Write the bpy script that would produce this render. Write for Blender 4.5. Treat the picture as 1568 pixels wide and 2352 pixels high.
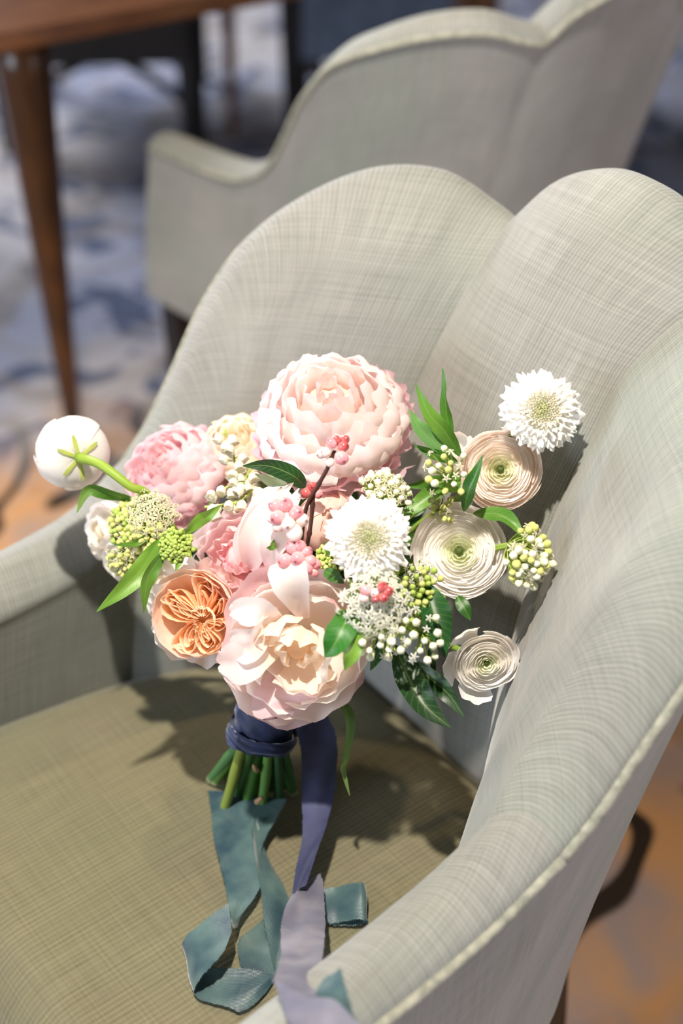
import bpy, math, random
import numpy as np
from mathutils import Vector, Matrix

scene = bpy.context.scene
COL = scene.collection
for o in list(bpy.data.objects):
    bpy.data.objects.remove(o)
random.seed(7)
rng = np.random.default_rng(7)

# ------------------------------------------------------------------ camera
CAM_H, PITCH, FPX = 1.45, math.radians(37), 50 / 36 * 2352
cam_d = bpy.data.cameras.new('camera')
cam_d.sensor_fit = 'VERTICAL'; cam_d.sensor_height = 36; cam_d.sensor_width = 24; cam_d.lens = 50
cam_d.dof.use_dof = True; cam_d.dof.focus_distance = 1.15; cam_d.dof.aperture_fstop = 2.2
cam_d.clip_start = .05
cam = bpy.data.objects.new('camera', cam_d); COL.objects.link(cam)
cam.location = (0, 0, CAM_H); cam.rotation_euler = (math.pi / 2 - PITCH, 0, 0)
scene.camera = cam
C_, S_ = math.cos(PITCH), math.sin(PITCH)
FW, UP, RT = np.array([0, C_, -S_]), np.array([0, S_, C_]), np.array([1., 0, 0])

def at(px, py, depth):
    """world point seen at a photo pixel, at a measured distance along the view axis"""
    return np.array([0, 0, CAM_H]) + depth * (FW + RT * (px - 784) / FPX - UP * (py - 1176) / FPX)

# ------------------------------------------------------------------ light
world = bpy.data.worlds.new('world'); scene.world = world; world.use_nodes = True
bg = world.node_tree.nodes['Background']
bg.inputs['Color'].default_value = (.86, .90, 1.0, 1); bg.inputs['Strength'].default_value = .04

def lamp(name, kind, loc, target, energy, color, **kw):
    d = bpy.data.lights.new(name, kind); d.energy = energy; d.color = color
    for k, v in kw.items(): setattr(d, k, v)
    o = bpy.data.objects.new(name, d); COL.objects.link(o)
    o.location = loc
    o.rotation_euler = (Vector(target) - Vector(loc)).to_track_quat('-Z', 'Y').to_euler()
    return o
TGT = Vector((0, .95, .6))
def from_dir(d, r): return TGT + Vector(d).normalized() * r
# recessed ceiling downlights (warm), a window at the side and one at the far end of the room (cool)
lamp('downlight', 'SPOT', from_dir((-.10, -.22, 1.), 2.1), TGT, 205, (1., .91, .79), shadow_soft_size=.035, spot_size=1.05, spot_blend=.5)
lamp('downlight', 'SPOT', from_dir((-.40, .62, .90), 2.5), TGT, 48, (1., .74, .44), shadow_soft_size=.035, spot_size=1.3, spot_blend=.6)
lamp('window_light', 'AREA', from_dir((-.88, -.42, .20), 3.2), TGT, 52, (.80, .89, 1.), shape='RECTANGLE', size=1.2, size_y=1.3)
lamp('side_window_light', 'AREA', (2.9, -.5, 1.15), (.4, .9, .45), 52, (.93, .91, 1.), shape='RECTANGLE', size=1.2, size_y=1.5)
lamp('far_window_light', 'AREA', (-2.6, 5.2, 2.0), (-.3, 2.9, 0), 200, (.88, .92, 1.), shape='RECTANGLE', size=1.6, size_y=1.8)

vs = scene.view_settings
vs.view_transform = 'Standard'; vs.look = 'None'; vs.gamma = 1; vs.use_curve_mapping = False
vs.exposure = .45
scene.cycles.max_bounces = 16; scene.cycles.diffuse_bounces = 8; scene.cycles.transmission_bounces = 12

# ------------------------------------------------------------------ helpers
def new_obj(name, me, mat=None, parent=None, smooth=True):
    if mat is not None and not me.materials: me.materials.append(mat)
    if smooth and len(me.polygons):
        me.polygons.foreach_set('use_smooth', [True] * len(me.polygons))
    o = bpy.data.objects.new(name, me); COL.objects.link(o)
    if parent is not None: o.parent = parent
    return o

def empty(name, loc=(0, 0, 0), rz=0, parent=None):
    o = bpy.data.objects.new(name, None); COL.objects.link(o)
    o.location = loc; o.rotation_euler = (0, 0, rz); o.empty_display_size = .05
    if parent is not None: o.parent = parent
    return o

def tag(o, label=None, category=None, group=None, kind=None):
    for k, v in (('label', label), ('category', category), ('group', group), ('kind', kind)):
        if v: o[k] = v
    return o

def mesh(name, verts, faces, col=None, uv=None):
    me = bpy.data.meshes.new(name)
    me.from_pydata([tuple(map(float, v)) for v in verts], [], [tuple(map(int, f)) for f in faces])
    if col is not None:
        a = me.color_attributes.new('Col', 'FLOAT_COLOR', 'POINT')
        c = np.ones((len(verts), 4), np.float32); c[:, :3] = col
        a.data.foreach_set('color', c.ravel())
    if uv is not None:
        l = me.uv_layers.new(name='UVMap'); uv = np.asarray(uv, np.float32)
        idx = np.zeros(len(me.loops), np.int32); me.loops.foreach_get('vertex_index', idx)
        l.data.foreach_set('uv', uv[idx].ravel())
    me.update()
    return me

def grid_faces(nu, nv, off=0, closed=False):
    f = []
    for i in range(nu if closed else nu - 1):
        for j in range(nv - 1):
            a = off + i * nv + j; b = off + ((i + 1) % nu) * nv + j
            f.append((a, b, b + 1, a + 1))
    return f

def grid_mesh(name, P, col=None, uv=None):
    nu, nv = P.shape[:2]
    return mesh(name, P.reshape(-1, 3), grid_faces(nu, nv), None if col is None else col.reshape(-1, 3), None if uv is None else uv.reshape(-1, 2))

def spline(pts, n, tension=.5):
    """Catmull-Rom through pts, n samples"""
    p = np.asarray(pts, float)
    p = np.vstack([2 * p[0] - p[1], p, 2 * p[-1] - p[-2]])
    m = len(p) - 3; t = np.linspace(0, m - 1e-9, n); i = t.astype(int); f = (t - i)[:, None]
    a, b, c, d = p[i], p[i + 1], p[i + 2], p[i + 3]
    return .5 * (2 * b + (c - a) * f + (2 * a - 5 * b + 4 * c - d) * f ** 2 + (3 * b - a - 3 * c + d) * f ** 3)

def tube_geo(path, rad, k=8, caps=True):
    path = np.asarray(path, float); n = len(path)
    rad = np.broadcast_to(np.asarray(rad, float), (n,))
    tan = np.gradient(path, axis=0); tan /= np.linalg.norm(tan, axis=1)[:, None] + 1e-12
    ref = np.array([0, 0, 1.]) if abs(tan[0][2]) < .9 else np.array([1., 0, 0])
    V = []
    nrm = np.cross(tan[0], ref); nrm /= np.linalg.norm(nrm)
    for i in range(n):
        nrm = nrm - tan[i] * (nrm @ tan[i]); nrm /= np.linalg.norm(nrm) + 1e-12
        bi = np.cross(tan[i], nrm)
        for q in range(k):
            a = 2 * math.pi * q / k
            V.append(path[i] + rad[i] * (math.cos(a) * nrm + math.sin(a) * bi))
    F = []
    for i in range(n - 1):
        for q in range(k):
            a = i * k + q; b = i * k + (q + 1) % k
            F.append((a, b, b + k, a + k))
    if caps:
        F.append(tuple(range(k))[::-1]); F.append(tuple((n - 1) * k + q for q in range(k)))
    return V, F

def tube(name, path, rad, mat, parent=None, k=8, col=None):
    V, F = tube_geo(path, rad, k)
    return new_obj(name, mesh(name, V, F, col), mat, parent)

def box_geo(lo, hi, bev=.004):
    """box with chamfered edges as verts/faces"""
    import bmesh
    bm = bmesh.new(); bmesh.ops.create_cube(bm, size=1)
    lo, hi = Vector(lo), Vector(hi)
    for v in bm.verts: v.co = Vector([lo[i] + (v.co[i] + .5) * (hi[i] - lo[i]) for i in range(3)])
    if bev: bmesh.ops.bevel(bm, geom=list(bm.edges), offset=bev, segments=2, affect='EDGES')
    bm.verts.index_update()
    V = [tuple(v.co) for v in bm.verts]; F = [tuple(v.index for v in f.verts) for f in bm.faces]
    bm.free(); return V, F

def box(name, lo, hi, mat, parent=None, bev=.004):
    V, F = box_geo(lo, hi, bev)
    return new_obj(name, mesh(name, V, F), mat, parent, smooth=False)

# ------------------------------------------------------------------ materials
class NT:
    def __init__(s, name):
        s.m = bpy.data.materials.new(name); s.m.use_nodes = True
        s.t = s.m.node_tree; s.b = s.t.nodes['Principled BSDF']; s.out = s.t.nodes['Material Output']
    def n(s, typ, **kw):
        x = s.t.nodes.new(typ)
        for k, v in kw.items():
            if k in x.inputs: x.inputs[k].default_value = v
            else: setattr(x, k, v)
        return x
    def l(s, a, b): s.t.links.new(a, b)
    def math(s, op, a, b=None, clamp=False):
        x = s.n('ShaderNodeMath', operation=op, use_clamp=clamp)
        for i, v in enumerate((a, b)):
            if v is None: continue
            if isinstance(v, (int, float)): x.inputs[i].default_value = v
            else: s.l(v, x.inputs[i])
        return x.outputs[0]
    def mix(s, fac, a, b, blend='MIX'):
        x = s.n('ShaderNodeMix', data_type='RGBA', blend_type=blend)
        for i, v in ((0, fac), (6, a), (7, b)):
            if isinstance(v, (int, float)): x.inputs[i].default_value = v
            elif isinstance(v, tuple): x.inputs[i].default_value = (*v, 1) if len(v) == 3 else v
            else: s.l(v, x.inputs[i])
        return x.outputs[2]
    def ramp(s, fac, stops, interp='LINEAR'):
        x = s.n('ShaderNodeValToRGB'); cr = x.color_ramp; cr.interpolation = interp
        while len(cr.elements) < len(stops): cr.elements.new(.5)
        for e, (p, c) in zip(cr.elements, stops): e.position = p; e.color = (*c, 1) if len(c) == 3 else c
        s.l(fac, x.inputs[0]); return x.outputs[0]
    def bump(s, h, strength, dist):
        x = s.n('ShaderNodeBump', Strength=strength, Distance=dist); s.l(h, x.inputs['Height'])
        s.l(x.outputs[0], s.b.inputs['Normal'])
    def setb(s, **kw):
        for k, v in kw.items():
            s.b.inputs[k.replace('_', ' ')].default_value = v

def hexc(h):
    h = h.lstrip('#'); c = [int(h[i:i + 2], 16) / 255 for i in (0, 2, 4)]
    return tuple(x / 12.92 if x <= .04045 else ((x + .055) / 1.055) ** 2.4 for x in c)

def mat_fabric(name, c_lo, c_hi, rib=.0034, strength=.2):
    """ribbed velvet: UV is in metres, ribs run along v"""
    k = NT(name)
    uv = k.n('ShaderNodeUVMap', uv_map='UVMap').outputs[0]
    sep = k.n('ShaderNodeSeparateXYZ'); k.l(uv, sep.inputs[0])
    wob = k.n('ShaderNodeTexNoise', Scale=30.); k.l(uv, wob.inputs['Vector'])
    u = k.math('ADD', sep.outputs[0], k.math('MULTIPLY', wob.outputs[0], .0012))
    ribs = k.math('SINE', k.math('MULTIPLY', u, 2 * math.pi / rib))
    ribs = k.math('ADD', k.math('MULTIPLY', ribs, .5), .5)
    # slubs along both thread directions
    def streak(sx, sy):
        mp = k.n('ShaderNodeMapping'); mp.inputs['Scale'].default_value = (sx, sy, 1); k.l(uv, mp.inputs[0])
        t = k.n('ShaderNodeTexNoise', Scale=1., Detail=2.); k.l(mp.outputs[0], t.inputs['Vector']); return t.outputs[0]
    s1, s2 = streak(300, 14), streak(10, 420)
    big = k.n('ShaderNodeTexNoise', Scale=7., Detail=2.); k.l(uv, big.inputs['Vector'])
    f = k.math('ADD', k.math('MULTIPLY', s1, .36), k.math('MULTIPLY', s2, .36))
    f = k.math('ADD', f, k.math('MULTIPLY', big.outputs[0], .35))
    f = k.math('ADD', f, k.math('MULTIPLY', ribs, .16))
    colr = k.ramp(f, [(.22, c_lo), (1.0, c_hi)])
    tint = k.n('ShaderNodeTexNoise', Scale=4.5, Detail=1.); k.l(uv, tint.inputs['Vector'])
    colr = k.mix(k.ramp(tint.outputs[0], [(.42, (0, 0, 0)), (.66, (1, 1, 1))]), colr, k.mix(1., colr, (.93, .99, .95), 'MULTIPLY'))
    k.l(colr, k.b.inputs['Base Color'])
    k.setb(Roughness=.85); k.b.inputs['Sheen Weight'].default_value = .35; k.b.inputs['Sheen Roughness'].default_value = .4
    k.b.inputs['Specular IOR Level'].default_value = .15
    h = k.math('ADD', ribs, k.math('MULTIPLY', s2, .5))
    k.bump(h, strength, .0012)
    return k.m

def mat_plain(name, color, rough=.5, noise=0, spec=.5, scale=40., color2=None, bump=0):
    k = NT(name)
    k.setb(Roughness=rough); k.b.inputs['Specular IOR Level'].default_value = spec
    tc = k.n('ShaderNodeTexCoord').outputs['Object']
    t = k.n('ShaderNodeTexNoise', Scale=scale, Detail=4.); k.l(tc, t.inputs['Vector'])
    c2 = color2 or tuple(min(1, c * (1 + noise)) for c in color)
    k.l(k.ramp(t.outputs[0], [(.3, color), (.7, c2)]), k.b.inputs['Base Color'])
    if bump: k.bump(t.outputs[0], bump, .001)
    return k.m

def mat_wood(name, c1, c2, rough=.35, coat=.0):
    k = NT(name)
    tc = k.n('ShaderNodeTexCoord').outputs['Object']
    mp = k.n('ShaderNodeMapping'); mp.inputs['Scale'].default_value = (6, 40, 6); k.l(tc, mp.inputs[0])
    t = k.n('ShaderNodeTexNoise', Scale=2., Detail=6.); k.l(mp.outputs[0], t.inputs['Vector'])
    k.l(k.ramp(t.outputs[0], [(.3, c1), (.7, c2)]), k.b.inputs['Base Color'])
    k.setb(Roughness=rough); k.b.inputs['Coat Weight'].default_value = coat
    return k.m

M_FABRIC = mat_fabric('sage_velvet', hexc('#616460'), hexc('#a9a7a2'))
M_SEAT = mat_fabric('seat_velvet', hexc('#575341'), hexc('#8d866c'), rib=.0047)
M_DARK = mat_wood('dark_wood', hexc('#0b0908'), hexc('#1b1411'), .45)
M_TABLE = mat_wood('table_wood', hexc('#38200f'), hexc('#5c3718'), .35, .2)
M_TABLE_TOP = mat_wood('tabletop_wood', hexc('#7a4424'), hexc('#a0683e'), .25, .3)

def mat_carpet():
    k = NT('carpet')
    tc = k.n('ShaderNodeTexCoord').outputs['Object']
    def noise(sc, det=2., dist=0.):
        t = k.n('ShaderNodeTexNoise', Scale=sc, Detail=det, Distortion=dist); k.l(tc, t.inputs['Vector']); return t.outputs[0]
    # curling leaf shapes: thresholded distorted noise contours
    a = noise(1.9, 1.0, 1.6)
    arc = k.math('ABSOLUTE', k.math('SUBTRACT', k.math('FRACT', k.math('MULTIPLY', a, 5.)), .5))
    swirl = k.ramp(arc, [(.12, (1, 1, 1)), (.17, (0, 0, 0))])
    blob = k.ramp(noise(7.5, 1.5, 1.2), [(.52, (0, 0, 0)), (.60, (1, 1, 1))])
    zone = k.ramp(noise(.9, 1., .5), [(.45, (0, 0, 0)), (.58, (1, 1, 1))])
    # blend along y with a noisy edge: tan near, blue-grey far
    sx = k.n('ShaderNodeSeparateXYZ'); k.l(tc, sx.inputs[0])
    edge = k.math('ADD', sx.outputs[1], k.math('MULTIPLY', noise(3., 1., 1.), .5))
    field = k.ramp(k.math('SUBTRACT', edge, 2.28), [(0., (0, 0, 0)), (.22, (1, 1, 1))])
    tan = k.mix(k.ramp(noise(4., 2., 1.2), [(.35, (0, 0, 0)), (.65, (1, 1, 1))]), hexc('#a38d80'), hexc('#c99460'))
    tan = k.mix(swirl, tan, hexc('#33291f'))
    blue = k.mix(zone, hexc('#9294a4'), hexc('#aca6a6'))
    blue = k.mix(k.math('MULTIPLY', blob, .85), blue, hexc('#414c66'))
    blue = k.mix(k.math('MULTIPLY', swirl, .5), blue, hexc('#8a7f74'))
    colr = k.mix(field, tan, blue)
    fine = noise(700., 2.)
    colr = k.mix(.25, colr, k.mix(fine, (.02, .02, .02), (1, 1, 1)), 'OVERLAY')
    k.l(colr, k.b.inputs['Base Color']); k.setb(Roughness=.95)
    k.b.inputs['Specular IOR Level'].default_value = .05
    k.bump(fine, .6, .003)
    return k.m

# ------------------------------------------------------------------ setting
s = 6.
fl = new_obj('floor', mesh('floor', [(-s, -2, 0), (s, -2, 0), (s, 9, 0), (-s, 9, 0)], [(0, 1, 2, 3)]), mat_carpet(), smooth=False)
tag(fl, 'patterned carpet of blue-grey leaves, tan under the chairs', kind='structure')

# ------------------------------------------------------------------ scalloped armchair
# half plan, chair-local (x sideways, y forward): inner foot of the back (x, y) and the ridge (x, y, z)
SEAT_Z = .45
HALF = [((0, 0), (0, -.205, .952)), ((.035, .001), (.04, -.203, .946)), ((.072, .005), (.08, -.188, .925)), ((.1, .012), (.107, -.163, .886)),
        ((.12, .022), (.135, -.16, .894)), ((.15, .045), (.18, -.146, .910)), ((.178, .075), (.228, -.112, .906)), ((.196, .10), (.262, -.065, .884)),
        ((.207, .125), (.279, -.01, .850)), ((.214, .145), (.285, .035, .796)), ((.219, .163), (.281, .08, .730)), ((.225, .18), (.279, .115, .685)), ((.232, .20), (.277, .145, .656)),
        ((.243, .25), (.275, .205, .624)), ((.250, .30), (.276, .265, .611)), ((.258, .36), (.278, .34, .603)), ((.264, .41), (.281, .405, .599)), ((.269, .45), (.284, .445, .597))]
_h = np.array([[*b, *r] for b, r in HALF])
_full = np.vstack([_h[:0:-1] * [-1, 1, -1, 1, 1], _h])
_mid = .5 * _full[:, :2] + .5 * _full[:, 2:4]
_d = np.gradient(_mid, axis=0); _d /= np.linalg.norm(_d, axis=1)[:, None]
_full = np.c_[_full, _d[:, 1], -_d[:, 0]]       # outward plan normal
_k = len(HALF) - 1
LOBE_C, LOBE_W, LOBE_A = _full[_k - 3:_k + 4], _full[_k + 3:_k + 13], _full[_k + 12:]

def shell_piece(stations, nu, puff, exps, mirror=False, thick=.032):
    """returns P_inner[nu, nv, 3], P_outer, welt line, u arclength"""
    q = spline(stations, nu)
    base, ridge, n = q[:, :2], q[:, 2:5], q[:, 5:7]
    n = n / np.linalg.norm(n, axis=1)[:, None]
    s = np.linspace(0, 1, nu)
    e = np.interp(s, np.linspace(0, 1, len(exps)), exps)
    arch = 1 - np.abs(2 * s - 1) ** 3.2
    zb = .40
    rin = ridge - np.c_[n * thick, np.full(nu, .012)]
    K = []
    for h in (0, .15, .3, .45, .6, .74, .86, .95):
        xy = base + (rin[:, :2] - base) * (h ** e)[:, None]
        z = zb + (rin[:, 2] - zb) * h
        bulge = puff * arch * math.sin(math.pi * min(1, .2 + .72 * h)) ** .7
        K.append(np.c_[xy - n * bulge[:, None], z])
    K.append(np.c_[ridge[:, :2] - n * thick * .15, ridge[:, 2] + .003 * arch])
    K.append(np.c_[ridge[:, :2] + n * thick * .75, ridge[:, 2] - .004])
    K.append(np.c_[ridge[:, :2] + n * thick, ridge[:, 2] - .016])
    K = np.array(K)
    P = spline(K.reshape(len(K), -1), 34).reshape(34, nu, 3).transpose(1, 0, 2)
    welt = P[:, -1].copy()
    ob = base + n * .075
    O = []
    for h in np.linspace(1, 0, 12):
        xy = ob + (welt[:, :2] - ob) * (h ** 1.35)
        O.append(np.c_[xy, .335 + (welt[:, 2] - .335) * h])
    O = np.array(O).transpose(1, 0, 2)
    if mirror:
        for Q in (P, O, welt): Q[..., 0] *= -1
        P, O, welt = P[::-1], O[::-1], welt[::-1]
    return P, O, welt

def arc_uv(P):
    m = P.shape[1] // 2
    u = np.r_[0, np.cumsum(np.linalg.norm(np.diff(P[:, m], axis=0), axis=1))]
    v = np.concatenate([np.zeros((P.shape[0], 1)), np.cumsum(np.linalg.norm(np.diff(P, axis=1), axis=2), axis=1)], 1)
    return np.stack([np.repeat(u[:, None], P.shape[1], 1), v], -1)

def make_armchair(name, loc, rz, label):
    root = empty(name, loc, rz); tag(root, label, 'chair')
    ex_c, ex_w, ex_a = [2.9, 2.7, 2.9], [2.9, 2.4, 1.7], [1.7, 1.4]
    pieces = [('back_panel', shell_piece(LOBE_C, 34, .022, ex_c)),
              ('wing_panel', shell_piece(LOBE_W, 46, .024, ex_w)), ('wing_panel', shell_piece(LOBE_W, 46, .024, ex_w, True)),
              ('arm', shell_piece(LOBE_A, 30, .010, ex_a)), ('arm', shell_piece(LOBE_A, 30, .010, ex_a, True))]
    for i, (nm, (P, O, w)) in enumerate(pieces):
        uv = arc_uv(P) + i * .37
        o = new_obj(nm, grid_mesh(nm, P, uv=uv), M_FABRIC, root)
        o2 = new_obj('outer_panel', grid_mesh('outer_panel', O, uv=arc_uv(O) + i * .51), M_FABRIC, root)
        tube('welt', w, .0045, M_WELT, root, 6)
    # arm fronts
    for (nm, (P, O, w)), e in ((pieces[3], -1), (pieces[4], 0)):
        rim = np.vstack([P[e], O[e]]); c = rim.mean(0) + np.array([0, .012, 0])
        inner = rim * .55 + c * .45 + np.array([0, .014, 0])
        V = np.vstack([rim, inner, c + np.array([0, .006, 0])]); n = len(rim)
        F = [(a, (a + 1) % n, n + (a + 1) % n, n + a) for a in range(n)] + [(n + a, n + (a + 1) % n, 2 * n) for a in range(n)]
        new_obj('arm_front', mesh('arm_front', V, F, uv=V[:, [0, 2]]), M_FABRIC, root)
    # seat: domed cushion inside the shell
    foot = [b for b, r in HALF]
    half = spline(np.array(foot), 50)
    ny = 40; ys = np.linspace(.004, .487, ny)
    wx = np.interp(ys, half[:, 1], half[:, 0] + .004) + np.maximum(0, ys - .45) * .12
    wx = np.maximum(wx, .02)
    nx = 31; G = []
    for yv, w in zip(ys, wx):
        row = []
        for t in np.linspace(-1, 1, nx):
            ed = min(1, (1 - abs(t)) * w / .035); ed = 1 - (1 - ed) ** 2
            fr = min(1, (.487 - yv) / .05); fr = 1 - (1 - fr) ** 2.2
            bk = min(1, (yv - .004) / .05); bk = 1 - (1 - bk) ** 2
            z = SEAT_Z - .02 + .024 * min(ed, bk) - .05 * (1 - fr) + .008 * (1 - t * t)
            row.append((t * w, yv, z))
        G.append(row)
    for dz in (.06, .12):
        G.append([(x, y + .008, z - dz) for x, y, z in G[ny - 1]])
    G = np.array(G)
    new_obj('seat', grid_mesh('seat', G, uv=np.stack([G[..., 0], G[..., 1] - G[..., 2]], -1)), M_SEAT, root)
    # dark timber legs
    for sx in (-1, 1):
        for (x, y, lean) in ((.303, .398, 0), (.16, .0, -.05)):
            V, F = box_geo((-.028, -.028, 0), (.028, .028, .338), .003)
            V = np.array(V); tap = .72 + .28 * V[:, 2] / .36
            V[:, 0] = V[:, 0] * tap + sx * x; V[:, 1] = V[:, 1] * tap + y + lean * (1 - V[:, 2] / .36)
            new_obj('leg', mesh('leg', V, F), M_DARK, root, smooth=False)
    rail = spline(np.array([(.27, .45), (.25, .2), (.17, .03), (0, -.02), (-.17, .03), (-.25, .2), (-.27, .45)]), 40)
    P = np.stack([np.c_[rail * k, np.full(40, z)] for k, z in ((1.03, .30), (1.03, .345), (.9, .345), (.9, .30), (1.03, .30))], 1)
    new_obj('seat_rail', grid_mesh('seat_rail', P), M_DARK, root, smooth=False)
    return root

M_WELT = mat_plain('welt_velvet', hexc('#7b7e72'), .8, color2=hexc('#aaa899'), scale=120., spec=.15)
chair = make_armchair('armchair', (.0843, .9943, 0), math.radians(127.3), 'sage velvet armchair with a scalloped back, holding the bridal bouquet')
rear = make_armchair('armchair', (.222, 1.925, 0), math.radians(37), 'sage velvet armchair with a scalloped back, empty and drawn up to the brown table')

# ------------------------------------------------------------------ table and other chairs behind
def table():
    rz = math.radians(31)
    root = empty('table', (-.5, 2.215, 0), rz); tag(root, 'brown wooden table with tapered legs and a glossy top', 'table')
    W, D = .87, 1.02
    V, F = box_geo((-.085, -.085, .716), (W + .085, D + .085, .745), .008)
    new_obj('tabletop', mesh('tabletop', V, F), M_TABLE_TOP, root, smooth=False)
    for nm, lo, hi in (('apron', (0, .02, .69), (W, .04, .716)), ('apron', (0, D - .04, .69), (W, D - .02, .716)),
                       ('apron', (.02, 0, .69), (.04, D, .716)), ('apron', (W - .04, 0, .69), (W - .02, D, .716))):
        box(nm, lo, hi, M_TABLE, root, .003)
    for x in (0, W):
        for y in (0, D):
            z = np.linspace(0, .716, 14)
            r = np.interp(z, [0, .5, .66, .716], [.016, .036, .044, .044])
            if (x, y) == (W, D): r = r * .62
            tube('leg', np.c_[np.full(14, x), np.full(14, y), z], r, M_TABLE, root, 14)
    return root
table()

M_BLUEGREY = mat_fabric('blue_grey_cloth', hexc('#2a3342'), hexc('#57657a'), rib=.006)
M_BLUEGREY_RAIL = mat_plain('blue_grey_rail_cloth', hexc('#3b4656'), .8, color2=hexc('#566173'))
def side_chair(loc, rz, label, upholstered, lean=0.):
    root = empty('side_chair', loc, rz); tag(root, label, 'chair')
    w, d = .23, .22
    for sx in (-1, 1):
        for sy in (-1, 1):
            h = .44 if sy > 0 else .92
            z = np.linspace(0, h, 10)
            y = sy * d + (np.maximum(0, .18 - z) * .35 * sy if sy < 0 else 0 * z) + (np.maximum(0, z - .44) * -.22 if sy < 0 else 0)
            V, F = tube_geo(np.c_[np.full(10, sx * w), y, z], np.interp(z, [0, .44, .92], [.030, .040, .024]), 4)
            new_obj('leg', mesh('leg', V, F), M_DARK, root, smooth=False)
    for lo, hi in (((-w, d - .018, .22), (w, d + .018, .44)), ((-w, -d - .018, .22), (w, -d + .018, .44)),
                   ((-w - .018, -d, .22), (-w + .018, d, .44)), ((w - .018, -d, .22), (w + .018, d, .44))):
        box('seat_rail', lo, hi, M_BLUEGREY_RAIL if upholstered else M_DARK, root, .004)
    t = np.linspace(0, 1, 15)
    for a, b in (((-w, -d), (w, d)), ((-w, d), (w, -d))):
        p = np.c_[a[0] + (b[0] - a[0]) * t, a[1] + (b[1] - a[1]) * t, .10 + .07 * np.sin(math.pi * t)]
        tube('stretcher', p, .013, M_DARK, root, 6)
    G = np.array([[(x, y, .44 + .035 * (1 - (x / (w + .03)) ** 6) * (1 - (y / (d + .03)) ** 6)) for y in np.linspace(-d - .025, d + .025, 12)] for x in np.linspace(-w - .025, w + .025, 12)])
    new_obj('seat', grid_mesh('seat', G, uv=G[..., :2]), M_BLUEGREY if upholstered else M_DARK, root)
    for z in (.62, .74, .88):
        x = np.linspace(-w, w, 11)
        tube('back_rail', np.c_[x, -d - (z - .44) * .22 - .03 * (1 - (x / w) ** 2), np.full(11, z)], .016, M_DARK, root, 6)
    return root
side_chair((-.62, 3.69, 0), math.radians(184), 'black wooden side chair with crossed stretchers, pushed under the brown table', False)
side_chair((.13, 3.72, 0), math.radians(176), 'black wooden side chair with a blue-grey cloth seat, behind the empty armchair', True)

# ------------------------------------------------------------------ bouquet
ZS = SEAT_Z + .0125
def on_seat(px, py, h=0.):
    d = FW + RT * (px - 784) / FPX - UP * (py - 1176) / FPX
    return np.array([0, 0, CAM_H]) + d * ((ZS + h - CAM_H) / d[2])

BIND = at(612, 1650, 1.235); HUB = at(730, 1370, 1.265)
bouquet = empty('bouquet', tuple(on_seat(560, 1850)))
tag(bouquet, 'hand-tied bridal bouquet of blush peonies and ranunculus with blue ribbon, propped on the armchair seat', 'bouquet')
BLOC = Vector(bouquet.location)
AXIS = RT * .12 + UP * .97 - FW * .2

def mat_petal(name, trans=.35, rough=.55, vein=.5):
    k = NT(name)
    vc = k.n('ShaderNodeVertexColor', layer_name='Col').outputs[0]
    tc = k.n('ShaderNodeTexCoord').outputs['Object']
    t = k.n('ShaderNodeTexNoise', Scale=110., Detail=4.); k.l(tc, t.inputs['Vector'])
    colr = k.mix(k.math('MULTIPLY', t.outputs[0], .3), vc, (1, 1, 1))
    k.l(colr, k.b.inputs['Base Color']); k.setb(Roughness=rough)
    k.b.inputs['Specular IOR Level'].default_value = .25
    k.bump(t.outputs[0], .3, .0016)
    tr = k.n('ShaderNodeBsdfTranslucent'); k.l(colr, tr.inputs[0])
    mx = k.n('ShaderNodeMixShader'); mx.inputs[0].default_value = trans
    k.l(k.b.outputs[0], mx.inputs[1]); k.l(tr.outputs[0], mx.inputs[2]); k.l(mx.outputs[0], k.out.inputs[0])
    return k.m

def mat_leaf():
    k = NT('leaf')
    vc = k.n('ShaderNodeVertexColor', layer_name='Col').outputs[0]
    uv = k.n('ShaderNodeUVMap', uv_map='UVMap').outputs[0]
    sep = k.n('ShaderNodeSeparateXYZ'); k.l(uv, sep.inputs[0])
    # side veins slanting off the midrib
    a = k.math('ABSOLUTE', sep.outputs[0])
    w = k.math('SINE', k.math('MULTIPLY', k.math('SUBTRACT', k.math('MULTIPLY', sep.outputs[1], 11.), k.math('MULTIPLY', a, 3.)), 6.283))
    vein = k.math('POWER', k.math('ADD', k.math('MULTIPLY', w, .5), .5), 14.)
    mid = k.math('LESS_THAN', a, .035)
    f = k.math('MAXIMUM', k.math('MULTIPLY', vein, .12), k.math('MULTIPLY', mid, .35))
    colr = k.mix(f, vc, (.30, .42, .12))
    k.l(colr, k.b.inputs['Base Color']); k.setb(Roughness=.42)
    k.bump(f, .4, .0006)
    tr = k.n('ShaderNodeBsdfTranslucent'); k.l(colr, tr.inputs[0])
    mx = k.n('ShaderNodeMixShader'); mx.inputs[0].default_value = .18
    k.l(k.b.outputs[0], mx.inputs[1]); k.l(tr.outputs[0], mx.inputs[2]); k.l(mx.outputs[0], k.out.inputs[0])
    return k.m

def mat_vcol(name, rough=.5, spec=.4, sss=0.):
    k = NT(name)
    vc = k.n('ShaderNodeVertexColor', layer_name='Col').outputs[0]
    k.l(vc, k.b.inputs['Base Color']); k.setb(Roughness=rough)
    k.b.inputs['Specular IOR Level'].default_value = spec
    if sss:
        k.b.inputs['Subsurface Weight'].default_value = sss; k.b.inputs['Subsurface Scale'].default_value = .004
    return k.m

M_PETAL = mat_petal('petal')
M_PETAL_SOFT = mat_petal('soft_petal', .45, .65)
M_LEAF = mat_leaf()
M_STEM = mat_vcol('stem', .5)
M_BUD = mat_vcol('bud', .55, .3)
M_BERRY = mat_vcol('berry', .22, .5)

def part(name, pos, label=None):
    o = empty(name, Vector(tuple(pos)) - BLOC, 0, bouquet)
    if label: o['label'] = label
    return o

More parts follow.
